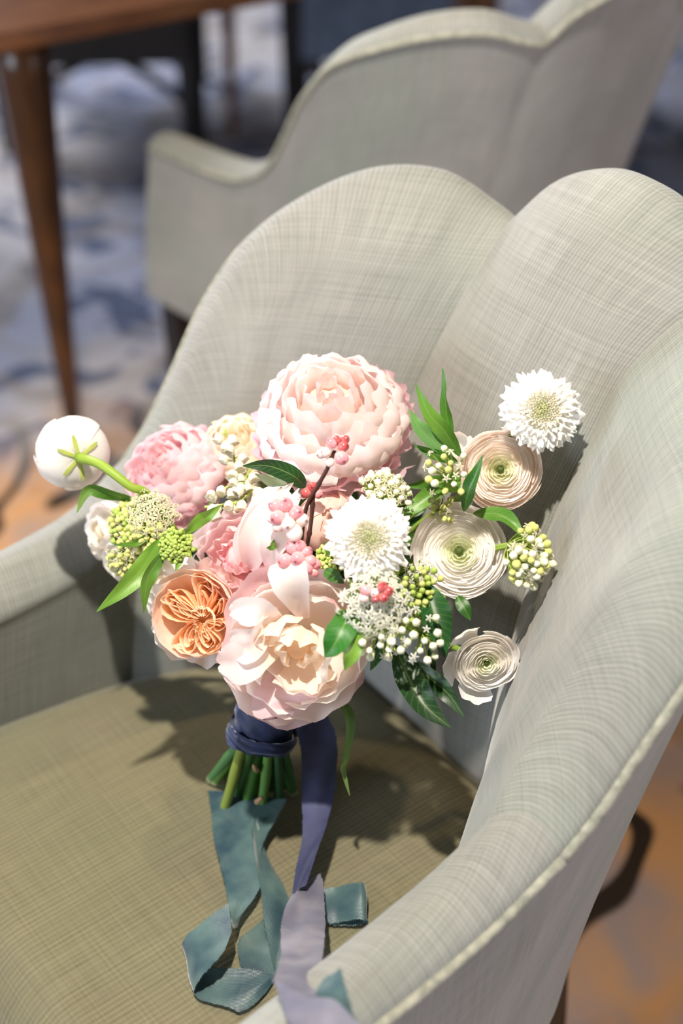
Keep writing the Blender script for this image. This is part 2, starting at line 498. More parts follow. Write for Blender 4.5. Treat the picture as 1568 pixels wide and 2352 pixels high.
def axes(ax, spin=0.):
    """3x3 with z along the flower axis given as (right, up, towards camera)"""
    z = RT * ax[0] + UP * ax[1] - FW * ax[2]; z = z / np.linalg.norm(z)
    x = np.cross(UP, z); x /= np.linalg.norm(x); y = np.cross(z, x)
    c, s_ = math.cos(spin), math.sin(spin)
    return np.stack([x * c + y * s_, -x * s_ + y * c, z], 1)

def lerp3(c, s):
    c = np.asarray(c); k = len(c) - 1
    t = np.clip(s, 0, 1) * k; i = np.minimum(t.astype(int), k - 1); f = (t - i)[..., None]
    return c[i] * (1 - f) + c[i + 1] * f

def polar_petal(R, prof, phi0, dphi, cols, nu=11, nv=9, tipdrop=.15, ruffle=0., freq=3., spiral=.03, jag=0., cup=0., edge=None, basew=.45, lean=(0, 0), fleck=None):
    u = np.linspace(-1, 1, nu)[:, None]; v = np.linspace(0, 1, nv)[None]
    vmax = 1 - tipdrop * np.abs(u) ** 2.4
    if jag:
        q = rng.random(6)
        wv = .5 + .28 * np.sin(5.5 * u + 6.28 * q[0]) + .22 * np.sin(11 * u + 6.28 * q[1])
        vmax = vmax - jag * (wv + .5 * (rng.random((nu, 1)) > .82))
    s = v * vmax
    pr = spline(prof, 40)
    idx = s * 39; i0 = np.minimum(idx.astype(int), 38); f = idx - i0
    r = pr[i0, 0] * (1 - f) + pr[i0 + 1, 0] * f
    h = pr[i0, 1] * (1 - f) + pr[i0 + 1, 1] * f
    wid = basew + (1 - basew) * np.clip(s, 0, 1) ** .55
    phi = phi0 + u * dphi * wid
    ph1, ph2 = rng.random(2) * 6.28
    rf = ruffle * s ** 2.2
    r = r * (1 + spiral * u) + cup * np.abs(u) ** 2 * s + rf * np.sin(freq * math.pi * u + ph1)
    h = h + rf * .8 * np.sin(freq * .8 * math.pi * u + ph2)
    P = np.stack([r * np.cos(phi) + lean[0] * s, r * np.sin(phi) + lean[1] * s, h + 0 * phi], -1) * R
    c = lerp3(cols, s)
    if edge is not None:
        e = np.clip((v - .86) / .14, 0, 1) * np.ones_like(u)
        c = c * (1 - e[..., None]) + np.asarray(edge) * e[..., None]
    if fleck is not None:
        a, b, col_f, rad = fleck
        w = np.exp(-(((u - a) / rad) ** 2 + ((v - b) / rad) ** 2))
        c = c * (1 - w[..., None]) + np.asarray(col_f) * w[..., None]
    return P, c

def add_petal(parent, R3, P, c, mat=M_PETAL, name='petal'):
    Q = P.reshape(-1, 3) @ R3.T; c = np.clip(c, 0, 1) ** .72
    return new_obj(name, grid_mesh(name, Q.reshape(P.shape), c), mat, parent)

def jit(x, a): return x * (1 + a * (random.random() * 2 - 1))

WHITE, CREAM = hexc('#fbf6f0'), hexc('#fdf0d8')
BLUSH, PEACH, PINK, PINKD = hexc('#fbe0d6'), hexc('#fcdcc8'), hexc('#fad3d5'), hexc('#f6b3ba')
LILAC = hexc('#f9e2ea')
GREENC = hexc('#cfdb8a'); EYE = hexc('#4a5a22')

# organic lumps (inner cores so that no flower is hollow)
def blob(name, parent, R3, R, sz, col, mat, zc=0.):
    V = []; F = []; nu, nv = 12, 8
    for j in range(nv + 1):
        th = math.pi * j / nv
        for i in range(nu):
            a = 2 * math.pi * i / nu
            V.append((R * math.sin(th) * math.cos(a), R * math.sin(th) * math.sin(a), zc + sz * math.cos(th)))
    for j in range(nv):
        for i in range(nu):
            a = j * nu + i; b = j * nu + (i + 1) % nu
            F.append((a, b, b + nu, a + nu))
    V = np.array(V) @ R3.T
    return new_obj(name, mesh(name, V, F, np.tile(col, (len(V), 1))), mat, parent)

def stem_to_bind(parent, pos, r=.0028, col=hexc('#7c9a3c'), bend=.35):
    p0 = np.asarray(pos); p1 = BIND + (np.random.default_rng(int(p0[0] * 1e5) % 9999).random(3) - .5) * .03
    path = spline([p0, p0 * .72 + HUB * .28 + FW * .02, p0 * .25 + HUB * .75, HUB * .5 + p1 * .5, p1], 16)
    loc = np.array(BLOC) + np.array(parent.location)
    V, F = tube_geo(path - loc, r, 7)
    return new_obj('stem', mesh('stem', V, F, np.tile(col, (len(V), 1))), M_STEM, parent)

def ranunculus(px, py, d, rpx, ax, label, tint, K=13, spin=0., open_=0., loose=0):
    R = rpx * d / FPX; pos = at(px, py, d); o = part('ranunculus', pos + (FW * .35 * R), label); R3 = axes(ax, spin)
    for k in range(K):
        rho = 1 - .86 * k / (K - 1)
        z0 = -.04 + .26 * (1 - rho) - .42 * max(0, .34 - rho)
        if k < 3: prof = [(.05, -.5), (.66 * rho, -.44), (.94 * rho, -.16), (rho, z0 + .04), (rho * (1.0 + .06 * open_), z0 + .12)]
        else: prof = [(.04, z0 - .20), (.5 * rho, z0 - .17), (.82 * rho, z0 - .05), (rho, z0 + .04), (rho * 1.01, z0 + .085)]
        n = 6 if k < 3 else 5
        t = k / (K - 1)
        base = np.array(tint[0]) * (1 - t) + np.array(tint[1]) * t
        if t > .62: base = base * (1 - (t - .62) / .38 * .75) + np.array(GREENC) * (t - .62) / .38 * .75
        edge = base * .6 + np.array(WHITE) * .4
        for i in range(n):
            phi = 2 * math.pi * (i + .5 * (k % 2) + .13 * k) / n + random.uniform(-.25, .25); sj = random.uniform(.965, 1.025); hj = random.uniform(-.02, .025)
            P, c = polar_petal(R, [(a * sj, b + hj) for a, b in prof], phi, jit(math.pi / n * 1.5, .15), [base * .96, base, base * .55 + edge * .45],
                               nu=11, nv=9, tipdrop=.16, ruffle=.016, freq=2, spiral=.05, jag=.02, edge=edge)
            add_petal(o, R3, P, c)
    blob('eye', o, R3, .085 * R, .06 * R, EYE, M_BUD, .10 * R)
    for i in range(loose):
        phi = spin + i * 1.1 + 1.9
        P, c = polar_petal(R, [(.1, -.45), (.7, -.5), (1.15, -.28), (1.38, .05), (1.42, .25)], phi, .55, [np.array(tint[0])] * 3, ruffle=.04, tipdrop=.3, cup=-.1, jag=.02)
        add_petal(o, R3, P, c)
    blob('calyx', o, R3, .35 * R, .16 * R, hexc('#8fa544'), M_STEM, -.42 * R)
    stem_to_bind(o, pos + FW * .6 * R)
    return o

def peony(px, py, d, rpx, ax, label, layers, spin=0., core=CREAM, name='peony', mat=M_PETAL_SOFT, core_r=.45, core_z=.25, stem=True):
    R = rpx * d / FPX; pos = at(px, py, d); o = part(name, pos, label); R3 = axes(ax, spin)
    for L in layers:
        n = L['n']
        for i in range(n):
            phi = 2 * math.pi * (i + L.get('ph', 0)) / n + random.uniform(-1, 1) * L.get('pj', .16)
            s_ = 1 + random.uniform(-1, 1) * L.get('var', .06)
            prof = [(a * s_, b * s_ + random.uniform(-1, 1) * L.get('hv', .03)) for a, b in L['prof']]
            fl = None
            if L.get('flecks') and i in L['flecks']: fl = L['flecks'][i]
            P, c = polar_petal(R, prof, phi, jit(math.pi / n * L.get('ov', 1.35), .12), L['cols'], nu=L.get('nu', 13), nv=L.get('nv', 9), tipdrop=L.get('td', .18), ruffle=L.get('ruf', .05),
                               freq=L.get('fr', 3), spiral=L.get('sp', .04), jag=L.get('jag', .05), cup=L.get('cup', 0), edge=L.get('edge'), basew=L.get('bw', .5), fleck=fl, lean=(random.uniform(-1, 1) * L.get('ln', .04), random.uniform(-1, 1) * L.get('ln', .04)))
            add_petal(o, R3, P, c, mat)
    blob('heart', o, R3, core_r * R, core_r * R, core, mat, core_z * R)
    if stem:
        blob('calyx', o, R3, .3 * R, .2 * R, hexc('#7f9440'), M_STEM, -.35 * R)
        stem_to_bind(o, pos + FW * .5 * R, .0035)
    return o

def dome_layers(c_out, c_mid, c_in, jag=.09, ruf=.05, n0=9):
    """big double peony: guard petals, then ruffled rows closing into a dome"""
    L = [dict(n=n0, prof=[(.05, -.35), (.55, -.38), (.95, -.22), (1.12, .02)], cols=[c_mid, c_mid, c_out], ruf=ruf * 1.3, jag=jag, td=.12, edge=c_out, nu=17, ov=1.5),
         dict(n=n0, ph=.5, prof=[(.05, -.3), (.55, -.3), (.92, -.05), (1.02, .22)], cols=[c_mid, c_mid, c_out], ruf=ruf * 1.2, jag=jag, td=.12, edge=c_out, nu=17, ov=1.5)]
    for j, (rho, top) in enumerate(((.96, .40), (.88, .58), (.74, .74), (.56, .86), (.36, .93), (.18, .95))):
        L.append(dict(n=(8, 7, 6, 5, 4, 3)[j], ph=.3 * j, prof=[(.04, -.2), (.6 * rho, -.12), (rho, .12 + .3 * (1 - rho)), (rho * 1.0, top * .75), (rho * .80, top)],
                      cols=[c_mid, c_in, c_in if j > 1 else c_mid], ruf=ruf * (1.2 if j < 2 else .8), jag=jag * (1 if j < 2 else .5), td=.2, ov=1.55, edge=(np.array(c_in) * .6 + np.array(c_out) * .4), hv=.06, var=.07, nu=15))
    return L

# ---- the blooms
peony(768, 985, 1.215, 172, (-.10, .55, .80), 'large pale pink double peony with ruffled edges', dome_layers(hexc('#f3b9cb'), hexc('#f9d8dc'), hexc('#fdf1ec'), .10, .055, 10), .4, hexc('#fbe3d4'))
peony(412, 1092, 1.285, 118, (-.35, .45, .8), 'soft pink ruffled peony', dome_layers(hexc('#f4bccb'), hexc('#f6c8d1'), hexc('#f9dae0'), .09, .06, 9), 1.1, PINK)
peony(548, 1035, 1.285, 80, (-.1, .5, .85), 'small cream double bloom', dome_layers(hexc('#fdf0dc'), hexc('#fbe8c8'), hexc('#fdf2dc'), .06, .05, 8), .2, CREAM, core_z=.2)
MIDP = peony(560, 1285, 1.185, 116, (-.25, .15, .95), 'rose pink peony with tightly folded petals', [
    dict(n=7, prof=[(.05, -.4), (.6, -.4), (1.0, -.2), (1.12, .1)], cols=[PINK, hexc('#f8cdd2'), LILAC], ruf=.05, jag=.05),
    dict(n=7, ph=.5, prof=[(.05, -.3), (.6, -.3), (.92, .0), (.95, .3)], cols=[PINKD, PINK, LILAC], ruf=.05, jag=.05, edge=hexc('#fbdfe2')),
    dict(n=6, ph=.2, prof=[(.04, -.2), (.5, -.15), (.78, .15), (.74, .5)], cols=[PINKD, PINK, hexc('#f9d6d9')], ruf=.05, jag=.05, edge=hexc('#fbdfe2')),
    dict(n=6, ph=.6, prof=[(.04, -.1), (.4, 0), (.58, .3), (.5, .62)], cols=[PINKD, PINK, hexc('#f8cdd0')], ruf=.06, jag=.05),
    dict(n=5, ph=.3, prof=[(.03, 0), (.25, .1), (.36, .4), (.26, .68)], cols=[PINKD, PINKD, PINK], ruf=.06, jag=.05)], .7, PINK, core_r=.3)
# big loose peony low in front
CW = hexc('#fbeee6'); CP = hexc('#f4cdd0'); CC = hexc('#fde9cf')
red = hexc('#c21f45')
BIG = peony(684, 1486, 1.135, 166, (.02, -.10, 1.), 'large creamy white peony with loose cupped petals and crimson flecks', [
    dict(n=6, ph=.25, prof=[(.05, -.5), (.55, -.52), (.92, -.42), (1.10, -.22)], cols=[CP, hexc('#f6d2d6'), hexc('#f2c8d2')], ruf=.03, jag=.0, td=.3, ov=1.45, var=.1, ln=.08),
    dict(n=6, ph=.0, prof=[(.05, -.42), (.6, -.42), (.95, -.2), (1.02, .05)], cols=[CC, CW, hexc('#f9dedb')], ruf=.04, jag=.02, td=.3, ov=1.5, pj=.3, var=.09, hv=.06, ln=.08),
    dict(n=5, ph=.5, prof=[(.05, -.32), (.6, -.30), (.88, .0), (.90, .3)], cols=[CC, CW, hexc('#fcefea')], ruf=.05, jag=.03, td=.3, ov=1.5, pj=.35, var=.12, hv=.08, ln=.12, flecks={1: (.1, .85, red, .16), 2: (-.2, .9, red, .14), 4: (.1, .9, red, .12)}),
    dict(n=4, ph=.2, prof=[(.05, -.22), (.5, -.16), (.72, .14), (.66, .42)], cols=[CC, CW, WHITE], ruf=.06, jag=.03, td=.28, ov=1.35, pj=.4, var=.14, hv=.10, ln=.16, flecks={0: (.2, .9, red, .16), 1: (.0, .9, red, .2), 3: (.2, .85, red, .14)}),
    dict(n=4, ph=.6, prof=[(.04, -.14), (.35, -.05), (.55, .22), (.44, .46)], cols=[hexc('#fcdfb8'), CC, CW], ruf=.06, jag=.03, td=.26, ov=1.25, pj=.5, var=.16, hv=.10, ln=.18),
    dict(n=3, ph=.1, prof=[(.03, -.05), (.24, .02), (.36, .25), (.2, .46)], cols=[hexc('#fbd6a4'), CC, CC], ruf=.06, jag=.02, td=.25, ov=1.2, pj=.5, var=.16, hv=.08, ln=.12)], .9, CC, core_r=.16, core_z=.05)
# tulip-like blush petals standing between the peonies
peony(752, 1200, 1.185, 72, (.1, .25, 1.), 'peach globe-shaped rose, half hidden', [
    dict(n=4, prof=[(.05, -.6), (.75, -.5), (1.02, .0), (.8, .55), (.25, .95)], cols=[PEACH, hexc('#fad5c0'), hexc('#f9d3c6')], ruf=.02, jag=.01, td=.3, ov=1.7),
    dict(n=4, ph=.5, prof=[(.05, -.5), (.65, -.4), (.88, .1), (.62, .6), (.15, .9)], cols=[PEACH, hexc('#fad8c4'), hexc('#f9d3c6')], ruf=.02, jag=.01, td=.3, ov=1.6)], .2, PEACH, name='rose', core_r=.6, core_z=.2)
# peach garden rose: outer cup, then folded quartered petals
def garden_rose(px, py, d, rpx, ax, label):
    OR, OR2, PC = hexc('#ffb95e'), hexc('#ffd48e'), hexc('#ffecd2')
    o = peony(px, py, d, rpx, ax, label, [
        dict(n=7, ph=.1, prof=[(.05, -.5), (.65, -.5), (1.08, -.3), (1.30, -.14)], cols=[PEACH, hexc('#fbe6da'), WHITE], ruf=.07, jag=.06, td=.2),
        dict(n=6, ph=.5, prof=[(.05, -.45), (.65, -.42), (1.0, -.05), (1.06, .26)], cols=[PEACH, hexc('#fbdcc4'), hexc('#fbe8dc')], ruf=.03, jag=.02, td=.15, ov=1.5),
        dict(n=6, ph=.2, prof=[(.05, -.4), (.6, -.36), (.92, .0), (.96, .34)], cols=[OR2, PEACH, hexc('#fcdcc0')], ruf=.02, jag=.02, td=.12, ov=1.5)], .3, OR, name='garden_rose', core_r=.5, core_z=-.42)
    R = rpx * d / FPX; R3 = axes(ax, .5)
    for sec in range(7):                                  # quartered rosette: nested U-folded petals around an off-centre heart
        ac = 2 * math.pi * sec / 7 + random.uniform(-.22, .22); sk0 = random.uniform(-.4, .4); scl = random.uniform(.8, 1.12)
        for q in range(random.choice((3, 4, 5))):
            wd, r1 = (.10 + .125 * q) * scl, (.52 + .095 * q) * min(1.05, scl + .08) + random.uniform(-.05, .05)
            nu, nv = 17, 5; P = np.zeros((nu, nv, 3)); c = np.zeros((nu, nv, 3)); ph = random.uniform(0, 6.28)
            sk = sk0 + random.uniform(-.12, .12)
            for e, t in enumerate(np.linspace(-1, 1, nu)):
                r = .10 + (r1 - .10) * (1 - abs(t) ** 2.6); an = ac + wd * math.sin(t * 1.45) * (1 - .25 * abs(t)) + sk * (1 - t * t)
                r *= 1 + .06 * math.sin(7 * t + ph); an += .06 * math.sin(5 * t + ph)
                for w, z in enumerate(np.linspace(0, 1, nv)):
                    rr = r * (.90 + .10 * z) ; top_ = .20 + .05 * math.sin(4 * t + ph) - .16 * max(0, .35 - r)
                    P[e, w] = (.12 * (1 - r) + rr * math.cos(an), -.20 * (1 - r) + rr * math.sin(an), -.28 + (top_ + .28) * z)
                    k = z ** 2.2 * (.55 + .45 * (1 - abs(t)))
                    inner = np.array(OR) if (sec + q) % 3 else np.array(OR2)
                    c[e, w] = inner * (1 - k) + (np.array(PC) * .8 + np.array(OR2) * .2) * k
            add_petal(o, R3, P * R, c, M_PETAL, 'petal')
    for i in range(8):
        g = random.uniform(.7, 2.2)
        P, c = polar_petal(R, [(.02, -.1), (.1 * g, .02), (.17 * g, .16), (.15 * g, .24 + .05 * random.random())], i * .8 + random.random(), random.uniform(.4, .9), [OR2, hexc('#fdd392'), hexc('#fde3b8')], nu=7, nv=6, ruffle=.05)
        P += np.array([.12, -.20, 0]) * R
        add_petal(o, R3, P, c)
    return o
garden_rose(452, 1410, 1.175, 98, (-.22, -.05, 1.), 'peach garden rose with a quartered apricot centre')
# white blooms on the far side, near the arm
for (x, y, d, r, ax, lab) in ((252, 1218, 1.27, 66, (-.7, -.1, .6), 'white cupped bloom turned towards the chair arm'), (298, 1290, 1.255, 58, (-.5, -.5, .7), 'white cupped bloom under the green buds'), (392, 1338, 1.225, 74, (-.6, -.1, .8), 'cream rose tucked behind the peach garden rose')):
    peony(x, y, d, r, ax, lab, [
        dict(n=5, prof=[(.05, -.5), (.65, -.5), (1.0, -.1), (1.0, .4)], cols=[CREAM, WHITE, hexc('#f7f1ee')], ruf=.04, jag=.01, td=.2, ov=1.5),
        dict(n=5, ph=.5, prof=[(.05, -.4), (.55, -.4), (.85, .0), (.78, .5)], cols=[CREAM, WHITE, WHITE], ruf=.04, jag=.01, td=.2, ov=1.5),
        dict(n=4, ph=.2, prof=[(.04, -.3), (.4, -.2), (.6, .2), (.45, .6)], cols=[CREAM, CREAM, WHITE], ruf=.04, jag=.01, td=.2, ov=1.5)], .3, CREAM, name='white_bloom', core_r=.3)

# ---- ranunculus
RW = (hexc('#fef9f5'), hexc('#fdf8ec')); RB = (hexc('#fdeee4'), hexc('#fdf0e0'))
ranunculus(1058, 1268, 1.135, 108, (-.06, .04, 1.), 'white ranunculus flushed with blush, turned to face outwards', RW, 13, .3, .5)
ranunculus(1152, 1078, 1.145, 96, (.02, .02, 1.), 'blush peach ranunculus tucked under a scabiosa', RB, 13, 1.0)
ranunculus(1118, 1522, 1.125, 74, (.12, -.42, .9), 'white ranunculus nodding beside the chair wing, outer petals loose', (hexc('#fbf6f0'), hexc('#fbf4e4')), 11, .2, 1.2, 3)
peony(1052, 1050, 1.185, 52, (-.7, .5, .5), 'pale back petals of a white ranunculus', [dict(n=4, prof=[(.05, -.5), (.6, -.4), (1, .1), (1.0, .7)], cols=[WHITE, WHITE, BLUSH], ruf=.03, td=.2, ov=1.4)], 0, WHITE, name='white_bloom', core_r=.3, stem=False)

def back_ranunculus():
    px, py, d, rpx = 172, 1044, 1.235, 84
    R = rpx * d / FPX; pos = at(px, py, d); o = part('ranunculus', pos, 'white ranunculus seen from behind with green sepals, standing out on its stem')
    R3 = axes((-.42, .22, -.86), .2)
    for k in range(5):
        rho = 1 - .14 * k
        for i in range(5):
            P, c = polar_petal(R, [(.04, -.42 + .05 * k), (.62 * rho, -.38 + .05 * k), (1.0 * rho, .08), (.98 * rho, .5), (.86 * rho, .74 - .03 * k)], 2 * math.pi * (i + .5 * (k % 2)) / 5, .98, [hexc('#f4f1ea'), hexc('#fbf5ef'), hexc('#fbf3ec')], ruffle=.02, tipdrop=.18, spiral=.04)
            add_petal(o, R3, P, c, M_PETAL)
    for i in range(6):                                     # recurved sepals
        P, c = polar_petal(R, [(.05, -.46), (.24, -.47), (.46, -.46), (.66, -.44)], i * 1.047 + random.uniform(-.15, .15), .15, [hexc('#9fae3a'), hexc('#a9b548'), hexc('#8fa03a')], nu=7, nv=8, tipdrop=.8, basew=2.9)
        add_petal(o, R3, P, c, M_LEAF if False else M_BUD, 'sepal')
    q = pos - R3[:, 2] * (-.44 * R) * -1
    p = spline([q, at(232, 1068, 1.195), at(300, 1118, 1.19), at(352, 1150, 1.20), at(480, 1350, 1.235), BIND], 26) - np.array(pos)
    V, F = tube_geo(p, np.interp(np.arange(26), [0, 4, 25], [.0048, .004, .003]), 10)
    new_obj('stem', mesh('stem', V, F, np.tile(hexc('#8eaa3a'), (len(V), 1))), M_STEM, o)
back_ranunculus()

# ---- scabiosa
def scabiosa(px, py, d, rpx, ax, label, spin=0.):
    R = rpx * d / FPX; pos = at(px, py, d); o = part('scabiosa', pos, label); R3 = axes(ax, spin)
    W1, W2 = hexc('#faf7f2'), hexc('#fdfbf6')
    for n, prof, ruf, jag, ov in ((9, [(.15, -.12), (.5, -.06), (.82, -.04), (1.06, -.10)], .085, .10, 1.5), (9, [(.15, -.06), (.5, .02), (.76, .06), (.96, .02)], .085, .10, 1.5),
                                  (9, [(.12, .0), (.4, .1), (.62, .16), (.82, .16)], .085, .10, 1.45), (9, [(.1, .05), (.32, .16), (.5, .24), (.66, .26)], .08, .10, 1.4), (8, [(.08, .1), (.24, .22), (.38, .30), (.5, .34)], .07, .1, 1.3)):
        for i in range(n):
            P, c = polar_petal(R, [(jit(a, .08), b + random.uniform(-.03, .03)) for a, b in prof], 2 * math.pi * (i + random.random() * .7) / n, math.pi / n * ov, [hexc('#f5f3e4'), W1, W2], nu=19, nv=8, tipdrop=.14, ruffle=ruf, freq=4.2, jag=jag * 1.5, basew=.6)
            add_petal(o, R3, P, c, M_PETAL)
    V, F, Cc = [], [], []                                  # crowded florets of the centre
    N = 170
    for i in range(N):
        rr = .47 * math.sqrt((i + .5) / N); a = i * 2.39996
        z = .34 - .35 * rr * rr + random.uniform(-.02, .03)
        c0 = np.array([rr * math.cos(a), rr * math.sin(a), z]); s_ = random.uniform(.030, .046)
        tilt = np.array([math.cos(a), math.sin(a), 0]) * .5 * rr
        ring = 5; k0 = len(V)
        V.append(c0 - np.array([0, 0, .05])); Cc.append(hexc('#d9d9a4') if rr > .2 else hexc('#b7c07a'))
        for q in range(ring * 2):
            b = math.pi * q / ring + a; rs = s_ * (1.0 if q % 2 == 0 else .55)
            V.append(c0 + np.array([math.cos(b) * rs, math.sin(b) * rs, .035 if q % 2 == 0 else .02]) + tilt * .03); Cc.append(hexc('#fbf6e6') if rr > .14 else hexc('#f1efcf'))
        for q in range(ring * 2): F.append((k0, k0 + 1 + q, k0 + 1 + (q + 1) % (ring * 2)))
        if i % 2 == 0:                                     # pin stamens
            k0 = len(V); t = c0 + np.array([0, 0, .09]) + tilt * .2
            for dz, r_, cc in ((-.06, .005, '#e9e6c4'), (0, .005, '#e9e6c4'), (.008, .013, '#d8cf96'), (.022, .004, '#b8a860')):
                for q in range(4): V.append(t + np.array([r_ * math.cos(q * 1.57), r_ * math.sin(q * 1.57), dz])); Cc.append(hexc(cc))
            for j in range(3):
                for q in range(4): F.append((k0 + j * 4 + q, k0 + j * 4 + (q + 1) % 4, k0 + j * 4 + 4 + (q + 1) % 4, k0 + j * 4 + 4 + q))
            F.append((k0 + 12, k0 + 13, k0 + 14, k0 + 15))
    V = (np.array(V) * R) @ R3.T
    st = new_obj('floret_centre', mesh('floret_centre', V, F, np.array(Cc)), M_PETAL, o); st['kind'] = 'stuff'
    blob('receptacle', o, R3, .42 * R, .2 * R, hexc('#b9c28a'), M_BUD, .02 * R)
    stem_to_bind(o, pos + FW * .12 * R, .0022)
    return o
scabiosa(848, 1238, 1.095, 98, (.0, .08, 1.), 'white scabiosa with frilled petals in the middle of the bouquet')
scabiosa(1242, 944, 1.13, 94, (.08, .06, 1.), 'white scabiosa with frilled petals resting against the chair back', .6)

# ---- berries on twigs
def berry_mesh(c_base, c_tip, name):
    V, F, Cc = [], [], []; nu, nv = 10, 9
    for j in range(nv + 1):
        th = math.pi * j / nv
        for i in range(nu):
            a = 2 * math.pi * i / nu
            V.append((math.sin(th) * math.cos(a), math.sin(th) * math.sin(a), -1.12 * math.cos(th) + (.10 if j == nv else 0)))
            t = j / nv
            Cc.append(hexc('#3a1d14') if j >= nv else np.array(c_base) * (1 - t) + np.array(c_tip) * t)
    for j in range(nv):
        for i in range(nu):
            a = j * nu + i; b = j * nu + (i + 1) % nu
            F.append((a, b, b + nu, a + nu))
    return mesh(name, V, F, np.array(Cc))
BERRY = {'w': berry_mesh(hexc('#f6ead8'), hexc('#f7d6d6'), 'berry'), 'p': berry_mesh(hexc('#f8dcd8'), hexc('#ea7f8c'), 'berry'), 'r': berry_mesh(hexc('#e39a96'), hexc('#b8323c'), 'berry')}
def berries(px, py, d, items, label, twig=None, name='berry_sprig'):
    """items: (dx, dy, dz toward camera in px, radius px, kind)"""
    pos = at(px, py, d); o = part(name, pos, label); m = d / FPX
    c0 = np.zeros(3)
    for dx, dy, dz, r, kd in items:
        p = (RT * dx - UP * dy - FW * dz) * m
        b = new_obj('berry', BERRY[kd], M_BERRY, o)
        b.location = p
        n = p - (-FW * -10 * m); n = n / (np.linalg.norm(n) + 1e-9) * .8 + (-FW) * .35 + np.array([random.uniform(-.3, .3) for _ in range(3)])
        b.rotation_euler = Vector(n).to_track_quat('Z', 'Y').to_euler()
        b.scale = (r * m,) * 3
    if twig:
        for tw in twig:
            pts = [np.array(at(*q)) - pos for q in tw]
            path = spline(pts, 22)
            rad = .0017 + .0006 * (np.arange(22) % 7 == 3)
            V, F = tube_geo(path, rad, 7)
            new_obj('twig', mesh('twig', V, F, np.tile(hexc('#4a2a22'), (len(V), 1))), M_STEM, o)
    return o
berries(770, 1030, 1.105, [(-22, 10, 0, 13, 'w'), (-32, 12, -4, 12, 'w'), (-8, -12, 6, 13, 'p'), (2, -18, 4, 11, 'r'), (22, -20, 2, 11, 'r'), (18, -4, 8, 13, 'r'), (14, 22, 10, 17, 'p'), (-12, 32, -4, 10, 'w')],
        'red and white berries at the tip of a dark twig', [[(768, 1035, 1.107), (752, 1075, 1.11), (730, 1115, 1.115), (702, 1170, 1.125), (690, 1260, 1.16)], [(720, 1130, 1.12), (714, 1200, 1.125), (704, 1260, 1.135), (690, 1330, 1.17)]])
berries(662, 1180, 1.105, [(-28, -18, 4, 17, 'p'), (-6, -20, 8, 18, 'p'), (-24, 8, 12, 18, 'p'), (18, -2, 6, 18, 'p'), (30, 14, 2, 17, 'w'), (0, 24, 12, 18, 'w'), (-22, 26, 2, 16, 'w'), (14, 44, 6, 20, 'w'), (-34, 10, -6, 14, 'w')], 'pink and white berry cluster in front of the white half-open bloom')
berries(690, 1278, 1.105, [(-20, -20, 4, 14, 'p'), (0, -24, 6, 14, 'p'), (14, -10, 6, 14, 'p'), (-6, 4, 12, 17, 'p'), (22, 10, 8, 15, 'p'), (12, 26, 8, 18, 'p'), (34, 18, 2, 14, 'p'), (30, 36, 2, 12, 'p'), (-34, 10, -4, 18, 'p')], 'rosy pink berry cluster below the twig')
berries(862, 1364, 1.07, [(-22, -8, 8, 14, 'p'), (-2, -2, 4, 12, 'w'), (16, -16, 10, 13, 'r'), (28, -6, 8, 13, 'r'), (18, 8, 10, 12, 'r'), (-26, 8, 4, 12, 'w'), (0, 12, 8, 9, 'r')], 'small red berries among the tiny white florets')
berries(720, 1120, 1.15, [(0, 0, 0, 14, 'r'), (-16, 12, 0, 13, 'r'), (10, 14, -3, 12, 'p')], 'shaded crimson berries behind the twig')

# ---- umbels of tiny flowers and buds
def floret_mesh(name, c_pet, c_mid):
    V, F, Cc = [(0, 0, -.9)], [], [hexc('#b8c77c')]
    for q in range(5):                                    # five reflexed petals and a crown
        a = 2 * math.pi * q / 5; k = len(V)
        for (r, w, z) in ((.15, .16, .0), (.6, .32, .12), (1.0, .10, -.12)):
            for sgn in (-1, 1):
                b = a + sgn * w
                V.append((r * math.cos(b), r * math.sin(b), z)); Cc.append(c_pet)
        F += [(k, k + 1, k + 3, k + 2), (k + 2, k + 3, k + 5, k + 4), (0, k, k + 1)]
    for q in range(5):
        a = 2 * math.pi * (q + .5) / 5; k = len(V)
        for (r, z) in ((.12, 0), (.42, .15), (.36, .5), (.1, .3)):
            V.append((r * math.cos(a - .2), r * math.sin(a - .2), z)); V.append((r * math.cos(a + .2), r * math.sin(a + .2), z)); Cc += [c_mid, c_mid]
        F += [(k, k + 1, k + 3, k + 2), (k + 2, k + 3, k + 5, k + 4), (k + 4, k + 5, k + 7, k + 6)]
    return mesh(name, V, F, np.array(Cc))
def bud_mesh(name, c0, c1, long=1.2):
    V, F, Cc = [], [], []; nu = 10
    prof = [(.0, -1.0), (.45, -.85), (.85, -.4), (1.0, .1), (.8, .55), (.4, .85), (0, .95)]
    for j, (r, z) in enumerate(prof):
        for i in range(nu):
            a = 2 * math.pi * i / nu; rr = r * (1 if i % 2 else .88)
            V.append((rr * math.cos(a), rr * math.sin(a), z * long)); t = j / 6
            Cc.append(np.array(c0) * (1 - t) + np.array(c1) * t)
    for j in range(6):
        for i in range(nu):
            a = j * nu + i; b = j * nu + (i + 1) % nu
            F.append((a, b, b + nu, a + nu))
    return mesh(name, V, F, np.array(Cc))
FLO = {'w': floret_mesh('floret', hexc('#fbf8ea'), hexc('#fdfbf0')), 'c': floret_mesh('floret', hexc('#f6efc8'), hexc('#f9f4d8'))}
BUD = {'g': bud_mesh('bud', hexc('#8fae45'), hexc('#b4c86a')), 'y': bud_mesh('bud', hexc('#b9c468'), hexc('#dcd98c')), 'w': bud_mesh('bud', hexc('#d9dfa8'), hexc('#f8f4e0'), 1.25)}

